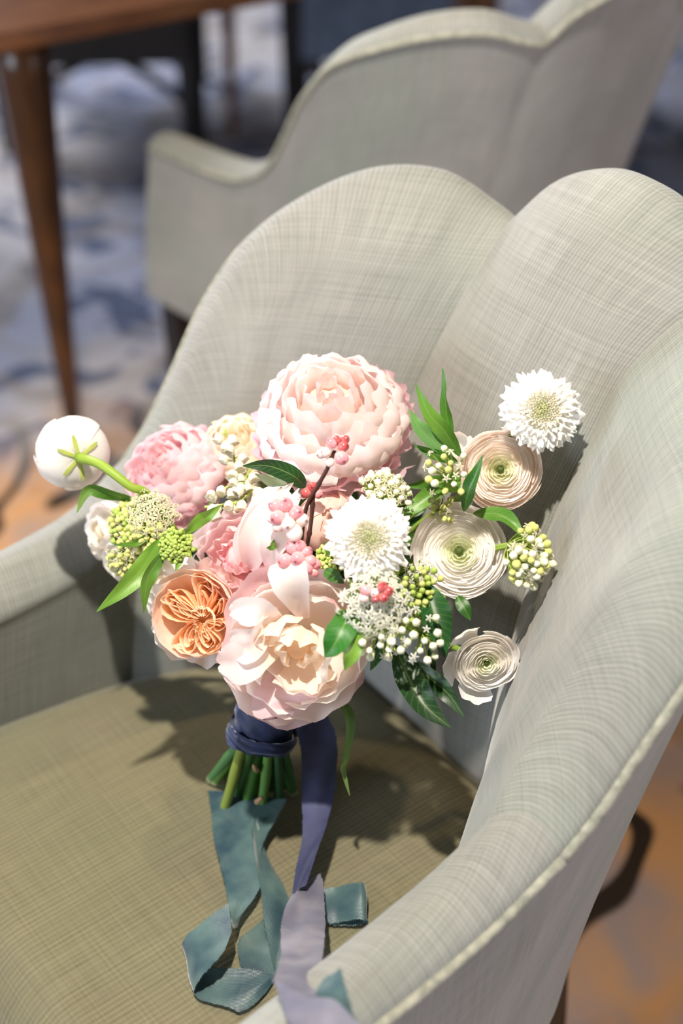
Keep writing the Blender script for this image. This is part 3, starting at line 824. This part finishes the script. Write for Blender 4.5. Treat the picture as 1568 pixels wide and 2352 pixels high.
def umbel(px, py, d, rpx, ax, n, kinds, size, label, spread=1.0, root=None, flat=.75, name='umbel', jitter=.12):
    """n little heads on pedicels that leave one point and end on a dome of radius rpx facing ax"""
    m = d / FPX; pos = at(px, py, d); R3 = axes(ax); o = part(name, pos, label)
    R = rpx * m; r0 = -R3[:, 2] * R * .75 if root is None else np.array(at(*root)) - pos
    SV, SF = [], []
    for i in range(n):
        t = (i + .5) / n; rr = math.sqrt(t) * spread; a = i * 2.39996 + random.uniform(-.2, .2)
        l = np.array([rr * math.cos(a), rr * math.sin(a), flat * (math.sqrt(max(0, 1 - min(1, rr * rr * .92))) - .35)])
        l = l * (1 + random.uniform(-jitter, jitter)); p = R3 @ l * R
        if callable(kinds): kd = kinds(l)
        else: kd = kinds[i % len(kinds)]
        dirn = p - r0; dirn /= np.linalg.norm(dirn) + 1e-9
        b = new_obj('floret' if kd[0] == 'F' else 'bud', (FLO if kd[0] == 'F' else BUD)[kd[1]], M_PETAL if kd[0] == 'F' else M_BUD, o)
        b.location = p
        b.rotation_euler = (Vector(dirn) + Vector([random.uniform(-.3, .3) for _ in range(3)])).to_track_quat('Z', 'Y').to_euler()
        sc = size * m * random.uniform(.82, 1.15) * (1.15 if kd[0] == 'F' else 1)
        b.scale = (sc,) * 3
        mid = r0 * .45 + p * .55 + dirn * 0; mid = mid + (p - (p @ dirn) * dirn) * .12
        V, F = tube_geo(spline([r0, mid, p - dirn * sc * .5], 5), .00055 + size * m * .04, 4, False)
        k0 = len(SV); SV += V; SF += [tuple(q + k0 for q in f) for f in F]
    so = new_obj('pedicels', mesh('pedicels', SV, SF, np.tile(hexc('#a3b955'), (len(SV), 1))), M_STEM, o); so['kind'] = 'stuff'
    p1 = BIND - pos
    hb = HUB - pos; V, F = tube_geo(spline([r0, r0 * .7 + hb * .3 + FW * .02, r0 * .2 + hb * .8, hb * .5 + p1 * .5, p1], 16), .0018, 6)
    new_obj('stem', mesh('stem', V, F, np.tile(hexc('#86a040'), (len(V), 1))), M_STEM, o)
    return o
umbel(858, 1388, 1.085, 82, (.0, .1, 1.), 100, ['Fw'], 11.5, 'dense head of tiny white star florets under the scabiosa', flat=.6)
umbel(880, 1468, 1.085, 62, (.1, -.75, .65), 16, ['Bw', 'Bw', 'Fw'], 9.5, 'ivory buds hanging below the tiny white florets', root=(880, 1420, 1.11))
umbel(962, 1468, 1.085, 58, (.1, .0, 1.), 20, ['Bw', 'Bw', 'Bw', 'Fw'], 10, 'open spray of ivory buds on green pedicels', root=(968, 1455, 1.115), spread=1.1, flat=.35)
umbel(950, 1370, 1.11, 72, (.15, .1, 1.), 60, ['Bg', 'Bg', 'By'], 8, 'green bud head beneath the white ranunculus')
umbel(962, 1322, 1.115, 40, (.2, .3, .9), 26, ['Fw'], 8, 'white florets peeking out beside the ranunculus')
umbel(885, 1128, 1.13, 62, (.25, .75, .6), 80, ['Fc', 'Fc', 'Bw'], 8.5, 'cream floret head above the scabiosa', flat=.8)
umbel(1022, 1082, 1.115, 52, (-.2, .1, 1.), 22, ['By', 'Bw', 'Fc'], 9, 'loose spray of cream buds beside the blush ranunculus', root=(1040, 1098, 1.135), spread=1.15, flat=.3)
umbel(1212, 1290, 1.11, 62, (.35, -.2, .9), 46, ['Bw', 'By', 'Bw', 'Fc'], 10, 'cream buds spilling towards the chair wing', root=(1165, 1255, 1.135), flat=.6)
umbel(1218, 1232, 1.12, 34, (.3, .5, .8), 14, ['Fc', 'By'], 9, 'upper knot of cream buds by the chair wing', root=(1165, 1250, 1.135), flat=.6)
umbel(1010, 1170, 1.15, 36, (0, .3, 1), 20, ['By', 'Fc'], 7.5, 'yellow-green buds between the ranunculus blooms')
umbel(312, 1205, 1.205, 66, (-.35, .15, .9), 90, ['By', 'Bg', 'By'], 8, 'yellow-green bud dome beside the back-turned ranunculus')
umbel(352, 1180, 1.185, 58, (.1, .35, .9), 70, ['Fc'], 9.5, 'cream floret head on the green bud dome', flat=.5)
umbel(345, 1235, 1.185, 44, (.1, -.4, .9), 26, ['By'], 8.5, 'sparse yellow buds below the cream florets', flat=.5)
umbel(285, 1290, 1.205, 42, (-.3, -.5, .8), 60, ['Fc', 'By'], 7, 'pale floret head hanging over the white bloom')
umbel(403, 1252, 1.16, 38, (-.1, -.1, 1.), 85, ['Bg'], 6, 'tight green bud button with a leafy collar')
umbel(758, 1282, 1.14, 34, (-.4, .1, .9), 40, ['Bg', 'By'], 6.5, 'small green buds beside the berries')

# ---- lily of the valley
def bell_mesh():
    V, F, Cc = [], [], []; nu = 10
    prof = [(0, 1.0), (.5, .88), (.9, .4), (1.0, -.1), (.9, -.55), (.82, -.75), (1.12, -.98), (.7, -.7), (.6, 0)]
    for r, z in prof:
        for i in range(nu):
            a = 2 * math.pi * i / nu; sc = 1.0 + (.12 * math.cos(6 * a) if z < -.9 else 0)
            V.append((r * sc * math.cos(a), r * sc * math.sin(a), z)); Cc.append(hexc('#fdf8e6'))
    for j in range(len(prof) - 1):
        for i in range(nu):
            a = j * nu + i; b = j * nu + (i + 1) % nu
            F.append((a, b, b + nu, a + nu))
    return mesh('bell', V, F, np.array(Cc))
BELL = bell_mesh()
def lily(path_px, d, n, label, r=12):
    pos = at(*path_px[0], d); o = part('lily_of_the_valley', pos, label); m = d / FPX
    p = spline([np.array(at(x, y, d)) - pos for x, y in path_px], 30)
    V, F = tube_geo(p, .0011, 6); new_obj('stem', mesh('stem', V, F, np.tile(hexc('#a8bb58'), (len(V), 1))), M_STEM, o)
    for i in range(n):
        q = p[int(2 + 27 * i / n)]
        sd = (RT * random.uniform(-1, 1) - UP * random.uniform(-.2, .9) - FW * random.uniform(.2, .9)); sd /= np.linalg.norm(sd)
        c = q + sd * r * m * random.uniform(1.4, 2.3)
        b = new_obj('bell', BELL, M_PETAL, o); b.location = c
        ax = Vector(q - c) + Vector(UP) * .01
        b.rotation_euler = ax.to_track_quat('Z', 'Y').to_euler(); b.scale = (r * m * random.uniform(.85, 1.1),) * 3
        V, F = tube_geo(spline([q, (q + c) / 2 + UP * .002, c], 4), .0006, 4); new_obj('pedicel', mesh('pedicel', V, F, np.tile(hexc('#b8c56a'), (len(V), 1))), M_STEM, o)
    return o
lily([(515, 985), (535, 1040), (545, 1100), (560, 1160)], 1.205, 16, 'lily of the valley strand rising between the pink peonies')
lily([(480, 1160), (520, 1120), (560, 1110), (600, 1140)], 1.195, 13, 'lily of the valley strand arching over the rose pink peony')
lily([(575, 1075), (560, 1110), (550, 1160)], 1.20, 9, 'short lily of the valley strand with crowded bells', 13)
lily([(470, 1165), (510, 1160), (550, 1150), (585, 1120)], 1.19, 8, 'lowest lily of the valley strand beside the brown gap', 12)

# ---- leaves
def leaf(pts, wpx, col, label=None, roll=0., fold=.25, col2=None, parent=None, name='leaf', wprof=None, wave=.2, nl=18):
    """pts: (px, py, depth) from base to tip; half-width in px"""
    P0 = [np.array(at(*q)) for q in pts]
    pos = P0[0]; path = spline([p - pos for p in P0], nl)
    d = np.mean([q[2] for q in pts]); m = d / FPX
    tan = np.gradient(path, axis=0); tan /= np.linalg.norm(tan, axis=1)[:, None]
    t = np.linspace(0, 1, nl)
    w = (np.sin(math.pi * np.clip(t, 0, 1) ** .8) ** .85 if wprof is None else np.interp(t, *wprof)) * wpx * m
    w = np.maximum(w, .0004)
    us = np.linspace(-1, 1, 7); G = np.zeros((nl, 7, 3)); Cc = np.zeros((nl, 7, 3)); UVs = np.zeros((nl, 7, 2))
    rolls = np.interp(t, np.linspace(0, 1, len(roll)), roll) if hasattr(roll, '__len__') else np.full(nl, roll)
    ph = random.uniform(0, 6.28)
    for i in range(nl):
        side = np.cross(tan[i], -FW); side /= np.linalg.norm(side) + 1e-9
        nrm = np.cross(side, tan[i]); c_, s_ = math.cos(rolls[i]), math.sin(rolls[i])
        sd = side * c_ + nrm * s_; nn = -side * s_ + nrm * c_
        for j, u in enumerate(us):
            G[i, j] = path[i] + sd * u * w[i] + nn * (fold * abs(u) * w[i] + wave * w[i] * math.sin(9 * t[i] + ph) * u * u * 1.5)
            k = .5 + .5 * math.sin(5 * t[i] + ph)
            Cc[i, j] = np.array(col) * (1 - .5 * k) + np.array(col2 if col2 is not None else col) * .5 * k
            UVs[i, j] = (u * .5, t[i])
    o = new_obj(name, grid_mesh(name, G, Cc, UVs), M_LEAF, bouquet)
    o.location = Vector(tuple(pos)) - BLOC
    if label: o['label'] = label
    return o
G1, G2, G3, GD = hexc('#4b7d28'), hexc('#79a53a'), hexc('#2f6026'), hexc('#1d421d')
def free_petal(flower, pts, wpx, cols, roll=0., cup=.35, ruf=.10, jag=.06):
    P0 = [np.array(at(*q)) for q in pts]; nl, nw = 14, 13
    org = np.array(BLOC) + np.array(flower.location); path = spline([p - org for p in P0], nl)
    m = np.mean([q[2] for q in pts]) / FPX
    tan = np.gradient(path, axis=0); tan /= np.linalg.norm(tan, axis=1)[:, None]
    t = np.linspace(0, 1, nl); w = np.interp(t, [0, .15, .45, .75, .92, 1], [.25, .5, .9, 1., .8, .42]) * wpx * m
    q = rng.random(4) * 6.28; G = np.zeros((nl, nw, 3)); Cc = np.zeros((nl, nw, 3))
    for i in range(nl):
        side = np.cross(tan[i], -FW); side /= np.linalg.norm(side); nrm = np.cross(side, tan[i])
        c_, s_ = math.cos(roll), math.sin(roll); sd = side * c_ + nrm * s_; nn = -side * s_ + nrm * c_
        for j, u in enumerate(np.linspace(-1, 1, nw)):
            f = t[i] ** 2
            G[i, j] = (path[i] + sd * u * w[i] + nn * w[i] * (cup * u * u + ruf * f * math.sin(5 * u + q[0]) + .04 * math.sin(6 * t[i] + 3 * u + q[1]))
                       - tan[i] * wpx * m * f * (jag * (1.2 * math.sin(6 * u + q[2]) + .8 * math.sin(13 * u + q[3])) + .25 * u * u))
            Cc[i, j] = lerp3(cols, np.array(t[i]))
    return new_obj('petal', grid_mesh('petal', G, np.clip(Cc, 0, 1) ** .72), M_PETAL_SOFT, flower)
WP = [hexc('#fae3de'), hexc('#fcf1ec'), hexc('#fdf9f4')]
free_petal(MIDP, [(575, 1310, 1.165), (588, 1240, 1.14), (625, 1175, 1.135), (668, 1122, 1.145)], 52, [hexc('#f9d8d6'), hexc('#fbebe6'), hexc('#fdf7f0')], .15, .45, .25, .2)
free_petal(MIDP, [(560, 1300, 1.17), (562, 1250, 1.145), (590, 1200, 1.14), (640, 1150, 1.145)], 40, [hexc('#f9d8d6'), hexc('#fbebe6'), hexc('#fdf7f0')], -.35, .4, .22, .2)
free_petal(MIDP, [(620, 1310, 1.15), (625, 1260, 1.125), (650, 1215, 1.125), (690, 1180, 1.135)], 40, [hexc('#f8ccd2'), hexc('#fbe6e6'), WHITE], .4, .3)
free_petal(BIG, [(700, 1420, 1.13), (675, 1360, 1.105), (664, 1320, 1.10), (655, 1282, 1.11)], 46, WP, .1, .35, .12, .08)
free_petal(BIG, [(650, 1430, 1.13), (605, 1405, 1.105), (570, 1402, 1.10), (528, 1408, 1.105)], 36, WP, .2, .35)
free_petal(BIG, [(620, 1450, 1.125), (585, 1475, 1.105), (560, 1480, 1.10), (530, 1478, 1.11)], 44, [CC, hexc('#fbe9e4'), hexc('#f9e2de')], .3, .3)
free_petal(BIG, [(640, 1490, 1.13), (590, 1505, 1.11), (550, 1520, 1.105), (500, 1528, 1.115)], 52, [CC, hexc('#fbe9e4'), hexc('#f8dad8')], .1, .3)
free_petal(BIG, [(660, 1540, 1.15), (650, 1585, 1.14), (655, 1610, 1.135), (665, 1640, 1.14)], 78, [CP, hexc('#f4ced6'), hexc('#eec4d0')], .0, .25)
L_ = [
 ([(365, 1238, 1.165), (330, 1300, 1.165), (285, 1350, 1.16), (222, 1405, 1.155)], 24, G2, G1, 'long bright green leaf pointing down over the chair arm', .2),
 ([(385, 1262, 1.165), (348, 1310, 1.16), (335, 1350, 1.16), (330, 1408, 1.165)], 17, G1, G2, 'narrow green leaf hanging beside the longer one', .5),
 ([(425, 1225, 1.165), (460, 1195, 1.155), (480, 1180, 1.15), (508, 1160, 1.145)], 16, G2, G2, 'yellow-green leaf curling up over the peonies', -.4),
 ([(440, 1262, 1.19), (465, 1285, 1.19), (490, 1312, 1.19)], 15, GD, G3, 'dark leaf tucked above the peach rose', .2),
 ([(345, 1165, 1.215), (270, 1140, 1.205), (205, 1125, 1.20), (176, 1178, 1.20)], 17, G1, hexc('#a3b96a'), 'arching leaf under the back-turned ranunculus', [.9, .9, .3, .2]),
 ([(420, 1265, 1.165), (412, 1290, 1.16), (403, 1312, 1.16)], 8, G2, G2, None, 0),
 ([(345, 1225, 1.18), (310, 1248, 1.178), (262, 1252, 1.18)], 8, G1, G2, None, .3),
 ([(700, 1120, 1.165), (672, 1092, 1.15), (615, 1070, 1.145), (557, 1070, 1.14)], 21, GD, G3, 'dark glossy leaf under the large pink peony', .15),
 ([(660, 1115, 1.16), (630, 1108, 1.16), (585, 1088, 1.15)], 16, hexc('#b9c7a2'), hexc('#9db585'), 'pale underside of a leaf below the dark glossy one', .1),
 ([(1060, 1052, 1.17), (1020, 990, 1.155), (985, 950, 1.15), (955, 882, 1.15)], 20, G1, G2, 'slender green leaf standing up beside the ranunculus', .3),
 ([(1040, 1000, 1.165), (1026, 960, 1.16), (1022, 905, 1.155), (1016, 845, 1.15)], 13, G1, hexc('#3d7a3a'), 'thin twisted leaf rising highest against the chair back', [.2, .2, 1.1, .3]),
 ([(1040, 1050, 1.165), (990, 1010, 1.155), (960, 980, 1.15), (940, 940, 1.15)], 19, hexc('#6da05a'), G1, 'pale-veined leaf leaning over the pink peony', -.2),
 ([(1050, 1060, 1.165), (1005, 1045, 1.16), (950, 1022, 1.16)], 14, G1, G3, 'short leaf behind the cream bud spray', .4),
 ([(1040, 1095, 1.16), (985, 1108, 1.15), (925, 1118, 1.15)], 14, G1, G2, 'leaf reaching over the gap beside the scabiosa', .5),
 ([(1045, 1105, 1.155), (1000, 1130, 1.14), (950, 1165, 1.135), (912, 1185, 1.135)], 20, G1, G2, 'broad leaf laid across the gap above the white ranunculus', -.3),
 ([(1065, 1175, 1.125), (1075, 1130, 1.11), (1090, 1095, 1.105), (1108, 1045, 1.10)], 18, G3, G1, 'folded green leaf standing in front of the blush ranunculus', .5),
 ([(1028, 1130, 1.14), (1040, 1110, 1.125), (1055, 1090, 1.12)], 24, G2, G1, 'short broad leaf at the foot of the folded one', .1),
 ([(1085, 1180, 1.14), (1140, 1180, 1.13), (1175, 1200, 1.12), (1205, 1235, 1.115)], 19, G1, G2, 'leaf curving over the white ranunculus towards the chair wing', .3),
 ([(800, 1400, 1.10), (790, 1435, 1.08), (768, 1480, 1.075), (745, 1510, 1.08)], 34, hexc('#2f7426'), G1, 'broad glossy leaf on the creamy peony', -.2),
 ([(820, 1410, 1.10), (815, 1455, 1.08), (805, 1500, 1.075), (792, 1540, 1.08)], 26, G2, G1, 'pointed veined leaf beside the broad glossy one', .25),
 ([(975, 1335, 1.11), (995, 1400, 1.10), (1010, 1450, 1.095), (1020, 1512, 1.095)], 36, hexc('#1f5a22'), GD, 'large dark leaf under the white ranunculus', .1),
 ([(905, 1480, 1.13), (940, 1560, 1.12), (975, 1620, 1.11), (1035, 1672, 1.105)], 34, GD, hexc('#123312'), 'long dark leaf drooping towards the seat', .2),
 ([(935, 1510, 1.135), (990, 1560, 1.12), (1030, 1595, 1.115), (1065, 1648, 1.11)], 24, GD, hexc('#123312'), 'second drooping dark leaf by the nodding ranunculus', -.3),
 ([(900, 1470, 1.115), (870, 1500, 1.11), (850, 1540, 1.11)], 16, G3, GD, 'small dark leaf below the ivory buds', .2),
 ([(985, 1490, 1.13), (992, 1525, 1.125), (997, 1550, 1.125)], 9, GD, GD, None, 0),
 ([(1050, 1370, 1.13), (1065, 1395, 1.125), (1080, 1425, 1.125)], 16, G3, G1, None, 0),
 ([(745, 1310, 1.13), (770, 1325, 1.12), (790, 1340, 1.115)], 16, G3, G1, 'small leaf beside the berry cluster', 0),
 ([(775, 1270, 1.14), (755, 1260, 1.13), (745, 1245, 1.125)], 12, G1, G2, None, 0),
 ([(800, 1330, 1.13), (815, 1360, 1.12), (800, 1390, 1.115)], 14, hexc('#a9bf78'), G2, None, .2),
 ([(770, 1595, 1.165), (800, 1650, 1.15), (795, 1740, 1.17), (785, 1770, 1.18), (803, 1828, 1.19)], 17, hexc('#7f9f58'), G1, 'thin curled leaf trailing below the peony', [.2, .9, 1.2, .6]),
 ([(640, 1235, 1.13), (625, 1255, 1.12), (612, 1258, 1.115)], 9, G1, G2, None, .3),
]
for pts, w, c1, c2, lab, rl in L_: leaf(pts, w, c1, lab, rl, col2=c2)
# filler foliage in the depth of the bouquet
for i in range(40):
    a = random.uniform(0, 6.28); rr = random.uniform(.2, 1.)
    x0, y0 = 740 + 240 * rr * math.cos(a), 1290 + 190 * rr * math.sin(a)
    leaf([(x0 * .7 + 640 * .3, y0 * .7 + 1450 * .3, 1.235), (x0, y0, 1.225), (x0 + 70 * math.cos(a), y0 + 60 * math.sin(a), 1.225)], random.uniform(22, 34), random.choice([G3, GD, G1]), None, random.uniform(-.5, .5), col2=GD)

# ---- handle: bound stems, silk wrap, ribbons
M_SILK_N = None
def mat_silk(name, c1, c2, rough=.38, sheen=.6, stain=None):
    k = NT(name)
    tc = k.n('ShaderNodeTexCoord').outputs['Object']
    uv = k.n('ShaderNodeUVMap', uv_map='UVMap').outputs[0]
    t = k.n('ShaderNodeTexNoise', Scale=28., Detail=3.); k.l(tc, t.inputs['Vector'])
    colr = k.ramp(t.outputs[0], [(.35, c1), (.68, c2)])
    k.l(colr, k.b.inputs['Base Color']); k.setb(Roughness=rough)
    k.b.inputs['Sheen Weight'].default_value = sheen; k.b.inputs['Sheen Roughness'].default_value = .35
    sep = k.n('ShaderNodeSeparateXYZ'); k.l(uv, sep.inputs[0])
    w = k.math('SINE', k.math('MULTIPLY', sep.outputs[1], 2 * math.pi / .0011))
    n2 = k.n('ShaderNodeTexNoise', Scale=90., Detail=3.); k.l(tc, n2.inputs['Vector'])
    k.bump(k.math('ADD', k.math('MULTIPLY', w, .12), n2.outputs[0]), .35, .0012)
    tr = k.n('ShaderNodeBsdfTranslucent'); k.l(colr, tr.inputs[0])
    mx = k.n('ShaderNodeMixShader'); mx.inputs[0].default_value = .15
    k.l(k.b.outputs[0], mx.inputs[1]); k.l(tr.outputs[0], mx.inputs[2]); k.l(mx.outputs[0], k.out.inputs[0])
    return k.m
M_TEAL = mat_silk('teal_silk', hexc('#2c4854'), hexc('#5b7573'))
M_NAVY = mat_silk('navy_silk', hexc('#232d50'), hexc('#3a4770'), .5)
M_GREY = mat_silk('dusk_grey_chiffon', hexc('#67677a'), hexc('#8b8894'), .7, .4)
M_GREY_SHADE = mat_silk('shaded_grey_chiffon', hexc('#2c2f50'), hexc('#4a4d70'), .7, .4)  # the grey chiffon again, shadow on its upper length painted into the colour

bA = on_seat(552, 1862, .004); 
top = at(630, 1590, 1.215); low = at(600, 1692, 1.235)
hx = (low - top) / np.linalg.norm(low - top)
e1 = RT - hx * (RT @ hx); e1 /= np.linalg.norm(e1); e2 = np.cross(hx, e1)
# silk wrap: overlapping turns of navy ribbon
def wrap(name, s0, s1, r0, r1, mat, tilt, label=None):
    nu, nv = 48, 12; G = np.zeros((nu, nv, 3)); U = np.zeros((nu, nv, 2))
    for i in range(nu):
        a = 2 * math.pi * i / (nu - 1)
        for j in range(nv):
            t = j / (nv - 1)
            s_ = s0 + (s1 - s0) * t + tilt * math.cos(a) * .012
            r = (r0 + (r1 - r0) * t) * (1 + .03 * math.sin(5 * t * 3.1 + 2 * a) + .02 * math.sin(7 * a + 9 * t)) + .0016 * math.sin(t * math.pi * 3 + a)
            if j in (0, nv - 1): r += .0012 + .001 * random.random(); s_ += random.uniform(-.0012, .0012)
            G[i, j] = top + hx * s_ + (e1 * math.cos(a) * 1.0 + e2 * math.sin(a) * .9) * r - np.array(BLOC)
            U[i, j] = (t * .05, a * r)
    o = new_obj(name, grid_mesh(name, G, uv=U), mat, bouquet)
    if label: o['label'] = label
LH = np.linalg.norm(low - top)
wrap('ribbon_wrap', -.03, LH * .62, .0235, .0245, M_TEAL, .2, 'teal silk turn at the top of the handle')
wrap('ribbon_wrap', LH * .25, LH * 1.0, .0255, .0275, M_NAVY, .5, 'navy silk wound around the stems')
wrap('ribbon_wrap', LH * .72, LH * 1.06, .0282, .0288, M_NAVY, -.3)

stem_cols = [hexc('#3f6b34'), hexc('#56803a'), hexc('#8a9440'), hexc('#4a7a4a'), hexc('#2f5a30')]
st = [(512, 1868, 514, 1700, .0045, hexc('#7f8f3c')), (563, 1868, 562, 1700, .0056, hexc('#4f8238')), (592, 1872, 588, 1700, .0058, hexc('#b0ab62')), (484, 1790, 505, 1700, .0045, hexc('#4a7a48')), (492, 1815, 512, 1700, .0042, hexc('#56803a')),
      (505, 1825, 520, 1700, .0040, hexc('#3f6b34')), (540, 1832, 540, 1700, .0060, hexc('#3d6a30')), (575, 1862, 570, 1700, .0042, hexc('#4a7a3a')), (620, 1855, 605, 1700, .0046, hexc('#2f5a30')), (640, 1850, 618, 1700, .0044, hexc('#2c5530')),
      (660, 1830, 628, 1700, .0042, hexc('#2f5a30')), (530, 1860, 530, 1700, .0045, hexc('#6f9a50')), (600, 1865, 596, 1700, .0044, hexc('#55803a')), (672, 1840, 634, 1700, .0044, hexc('#3a6a38'))]
for i, (x1, y1, x0, y0, r, c) in enumerate(st):
    back = (i % 3) * .010; x0 = 604 + (x0 - 572) * .72
    pe = on_seat(x1, y1, r * .95) + np.array([0, back, 0]); ps = at(x0, y0, 1.225 + back)
    pm = top + hx * LH * .4 + e1 * (x0 - 572) * .0002
    path = spline([top + (x0 - 572) * RT * .0003, pm, ps, ps * .4 + pe * .6, pe], 20) - np.array(BLOC)
    rad = np.full(20, r) * (1 + .12 * (np.arange(20) % 9 == 4))
    V, F = tube_geo(path, rad, 9)
    cc = np.tile(c, (len(V), 1)); cc[-9:] = hexc('#cdd09a')
    o = new_obj('stem', mesh('stem', V, F, cc), M_STEM, bouquet)
# thorn stubs on the woody stem
for x, y in ((583, 1765), (602, 1838)):
    V, F = tube_geo([at(590, y + 4, 1.243) - np.array(BLOC), at(x, y - 6, 1.234) - np.array(BLOC)], [.003, .0018], 6)
    new_obj('stem_stub', mesh('stem_stub', V, F, np.tile(hexc('#b08a6a'), (len(V), 1))), M_STEM, bouquet)

FRAYN = [0]
def ribbon(rows, mat, label=None, n=60, wob=.0008, fray=True, name='ribbon_tail'):
    """rows: pairs of world points (one edge, other edge) along the ribbon"""
    A = spline([np.asarray(a) for a, b in rows], n); B = spline([np.asarray(b) for a, b in rows], n)
    nv = 9; G = np.zeros((n, nv, 3)); U = np.zeros((n, nv, 2))
    L = np.r_[0, np.cumsum(np.linalg.norm(np.diff((A + B) / 2, axis=0), axis=1))]
    tan = np.gradient((A + B) / 2, axis=0)
    for i in range(n):
        a, b = A[i], B[i]
        wv = (b - a); nn = np.cross(tan[i], wv); nn /= np.linalg.norm(nn) + 1e-12
        for j in range(nv):
            t = j / (nv - 1); tt = t
            if j in (0, nv - 1): tt = t + random.uniform(-.012, .012)
            G[i, j] = a * (1 - tt) + b * tt + nn * wob * math.sin(3.1 * t * 2 + L[i] * 60) - np.array(BLOC)
            U[i, j] = (L[i], t * np.linalg.norm(wv))
    o = new_obj(name, grid_mesh(name, G, uv=U), mat, bouquet)
    if label: o['label'] = label
    if fray:                                             # torn silk threads along both edges
        V, F = [], []
        for j, jn in ((0, 1), (nv - 1, nv - 2)):
            for i in range(n - 1):
                for q in range(5):
                    f = (q + random.random()) / 5
                    p = G[i, j] * (1 - f) + G[i + 1, j] * f; inw = G[i, jn] * (1 - f) + G[i + 1, jn] * f
                    d = p - inw; d /= np.linalg.norm(d) + 1e-12
                    t = G[i + 1, j] - G[i, j]; t /= np.linalg.norm(t) + 1e-12
                    e = p + d * random.uniform(.0006, .0022) + t * random.uniform(-.0014, .0014) + np.array([0, 0, random.uniform(-.0003, .0008)])
                    k = len(V); V += [p - t * .00018, p + t * .00018, e]; F.append((k, k + 1, k + 2))
        fo = new_obj('frayed_edge', mesh('frayed_edge', V, F, uv=np.zeros((len(V), 2))), mat, o); fo['kind'] = 'stuff'
    return o
S = on_seat
# teal tail on the side of the lit seat: drops from the stems, turns back on itself
ribbon([(S(478, 1815, .012), S(655, 1835, .022)), (S(484, 1850, .012), S(640, 1870, .020)), (S(492, 1930, .010), S(600, 1950, .016)), (S(512, 2010, .008), S(602, 2010, .014)), (S(525, 2070, .008), S(585, 2060, .012)),
        (S(528, 2110, .018), S(552, 2105, .012)), (S(532, 2135, .03), S(545, 2130, .006))], M_TEAL, 'teal silk ribbon tail dropping from the cut stems')
ribbon([(S(525, 2075, .026), S(532, 2140, .03)), (S(490, 2100, .024), S(515, 2185, .03)), (S(455, 2130, .020), S(490, 2215, .026)), (S(430, 2150, .014), S(462, 2245, .018)), (S(418, 2172, .006), S(446, 2270, .008)), (S(424, 2190, .001), S(446, 2285, .002)),
        (S(446, 2215, .0005), S(468, 2300, .001)), (S(500, 2225, .002), S(520, 2312, .0015)), (S(560, 2225, .004), S(556, 2322, .0015)), (S(600, 2230, .004), S(600, 2290, .0015)), (S(632, 2232, .002), S(634, 2245, .001))], M_TEAL, 'teal silk ribbon folded into a loop on the seat')
ribbon([(S(578, 1880, .020), S(592, 1878, .022)), (S(578, 1930, .022), S(600, 1935, .012)), (S(588, 1985, .022), S(622, 1985, .008)), (S(600, 2040, .018), S(655, 2040, .006)), (S(606, 2110, .012), S(668, 2105, .005)), (S(620, 2180, .006), S(662, 2170, .003)), (S(634, 2240, .002), S(662, 2225, .002))], M_TEAL, 'middle teal silk tail with a bright edge')
ribbon([(S(612, 2108, .003), S(655, 2110, .003)), (S(580, 2135, .003), S(652, 2160, .003)), (S(548, 2168, .003), S(645, 2200, .003)), (S(556, 2230, .002), S(640, 2242, .002))], M_TEAL, 'pale torn end of a teal ribbon lying flat', 40)
# dusk-grey tail: hangs from the wrap, twists, crosses the arm
wl, wr = at(668, 1640, 1.205), at(745, 1630, 1.215)
ribbon([(wl, wr), (at(690, 1720, 1.20), at(772, 1700, 1.21)), (S(694, 1830, .055), S(770, 1800, .06)), (S(694, 1930, .045), S(748, 1900, .05)), (S(680, 2000, .034), S(722, 1975, .05)), (S(670, 2054, .032), S(700, 2034, .040))], M_GREY_SHADE, 'dusk-grey ribbon tail hanging from the handle')
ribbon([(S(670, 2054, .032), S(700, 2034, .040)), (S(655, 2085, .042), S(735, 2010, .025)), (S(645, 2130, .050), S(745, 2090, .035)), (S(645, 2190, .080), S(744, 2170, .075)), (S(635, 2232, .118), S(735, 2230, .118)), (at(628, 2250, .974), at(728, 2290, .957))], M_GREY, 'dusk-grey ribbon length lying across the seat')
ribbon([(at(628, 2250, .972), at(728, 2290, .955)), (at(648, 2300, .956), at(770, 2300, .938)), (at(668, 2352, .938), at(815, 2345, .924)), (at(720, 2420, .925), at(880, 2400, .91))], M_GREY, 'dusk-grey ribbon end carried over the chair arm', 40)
ribbon([(S(728, 2045, .004), S(742, 2120, .003)), (S(775, 2036, .006), S(775, 2118, .004)), (S(815, 2028, .014), S(815, 2110, .010)), (S(834, 2030, .014), S(842, 2112, .010)), (S(838, 2036, .006), S(842, 2118, .004)), (S(810, 2046, .001), S(815, 2124, .001)), (S(760, 2050, .001), S(765, 2124, .001))], M_TEAL, 'short teal ribbon loop curled on the shaded seat', 50)
ribbon([(at(738, 2255, .968), at(780, 2222, .966)), (at(725, 2290, .960), at(792, 2265, .950)), (at(730, 2330, .950), at(808, 2320, .936)), (at(745, 2400, .938), at(830, 2390, .922))], M_TEAL, 'teal ribbon strip slipping over the chair arm', 40)
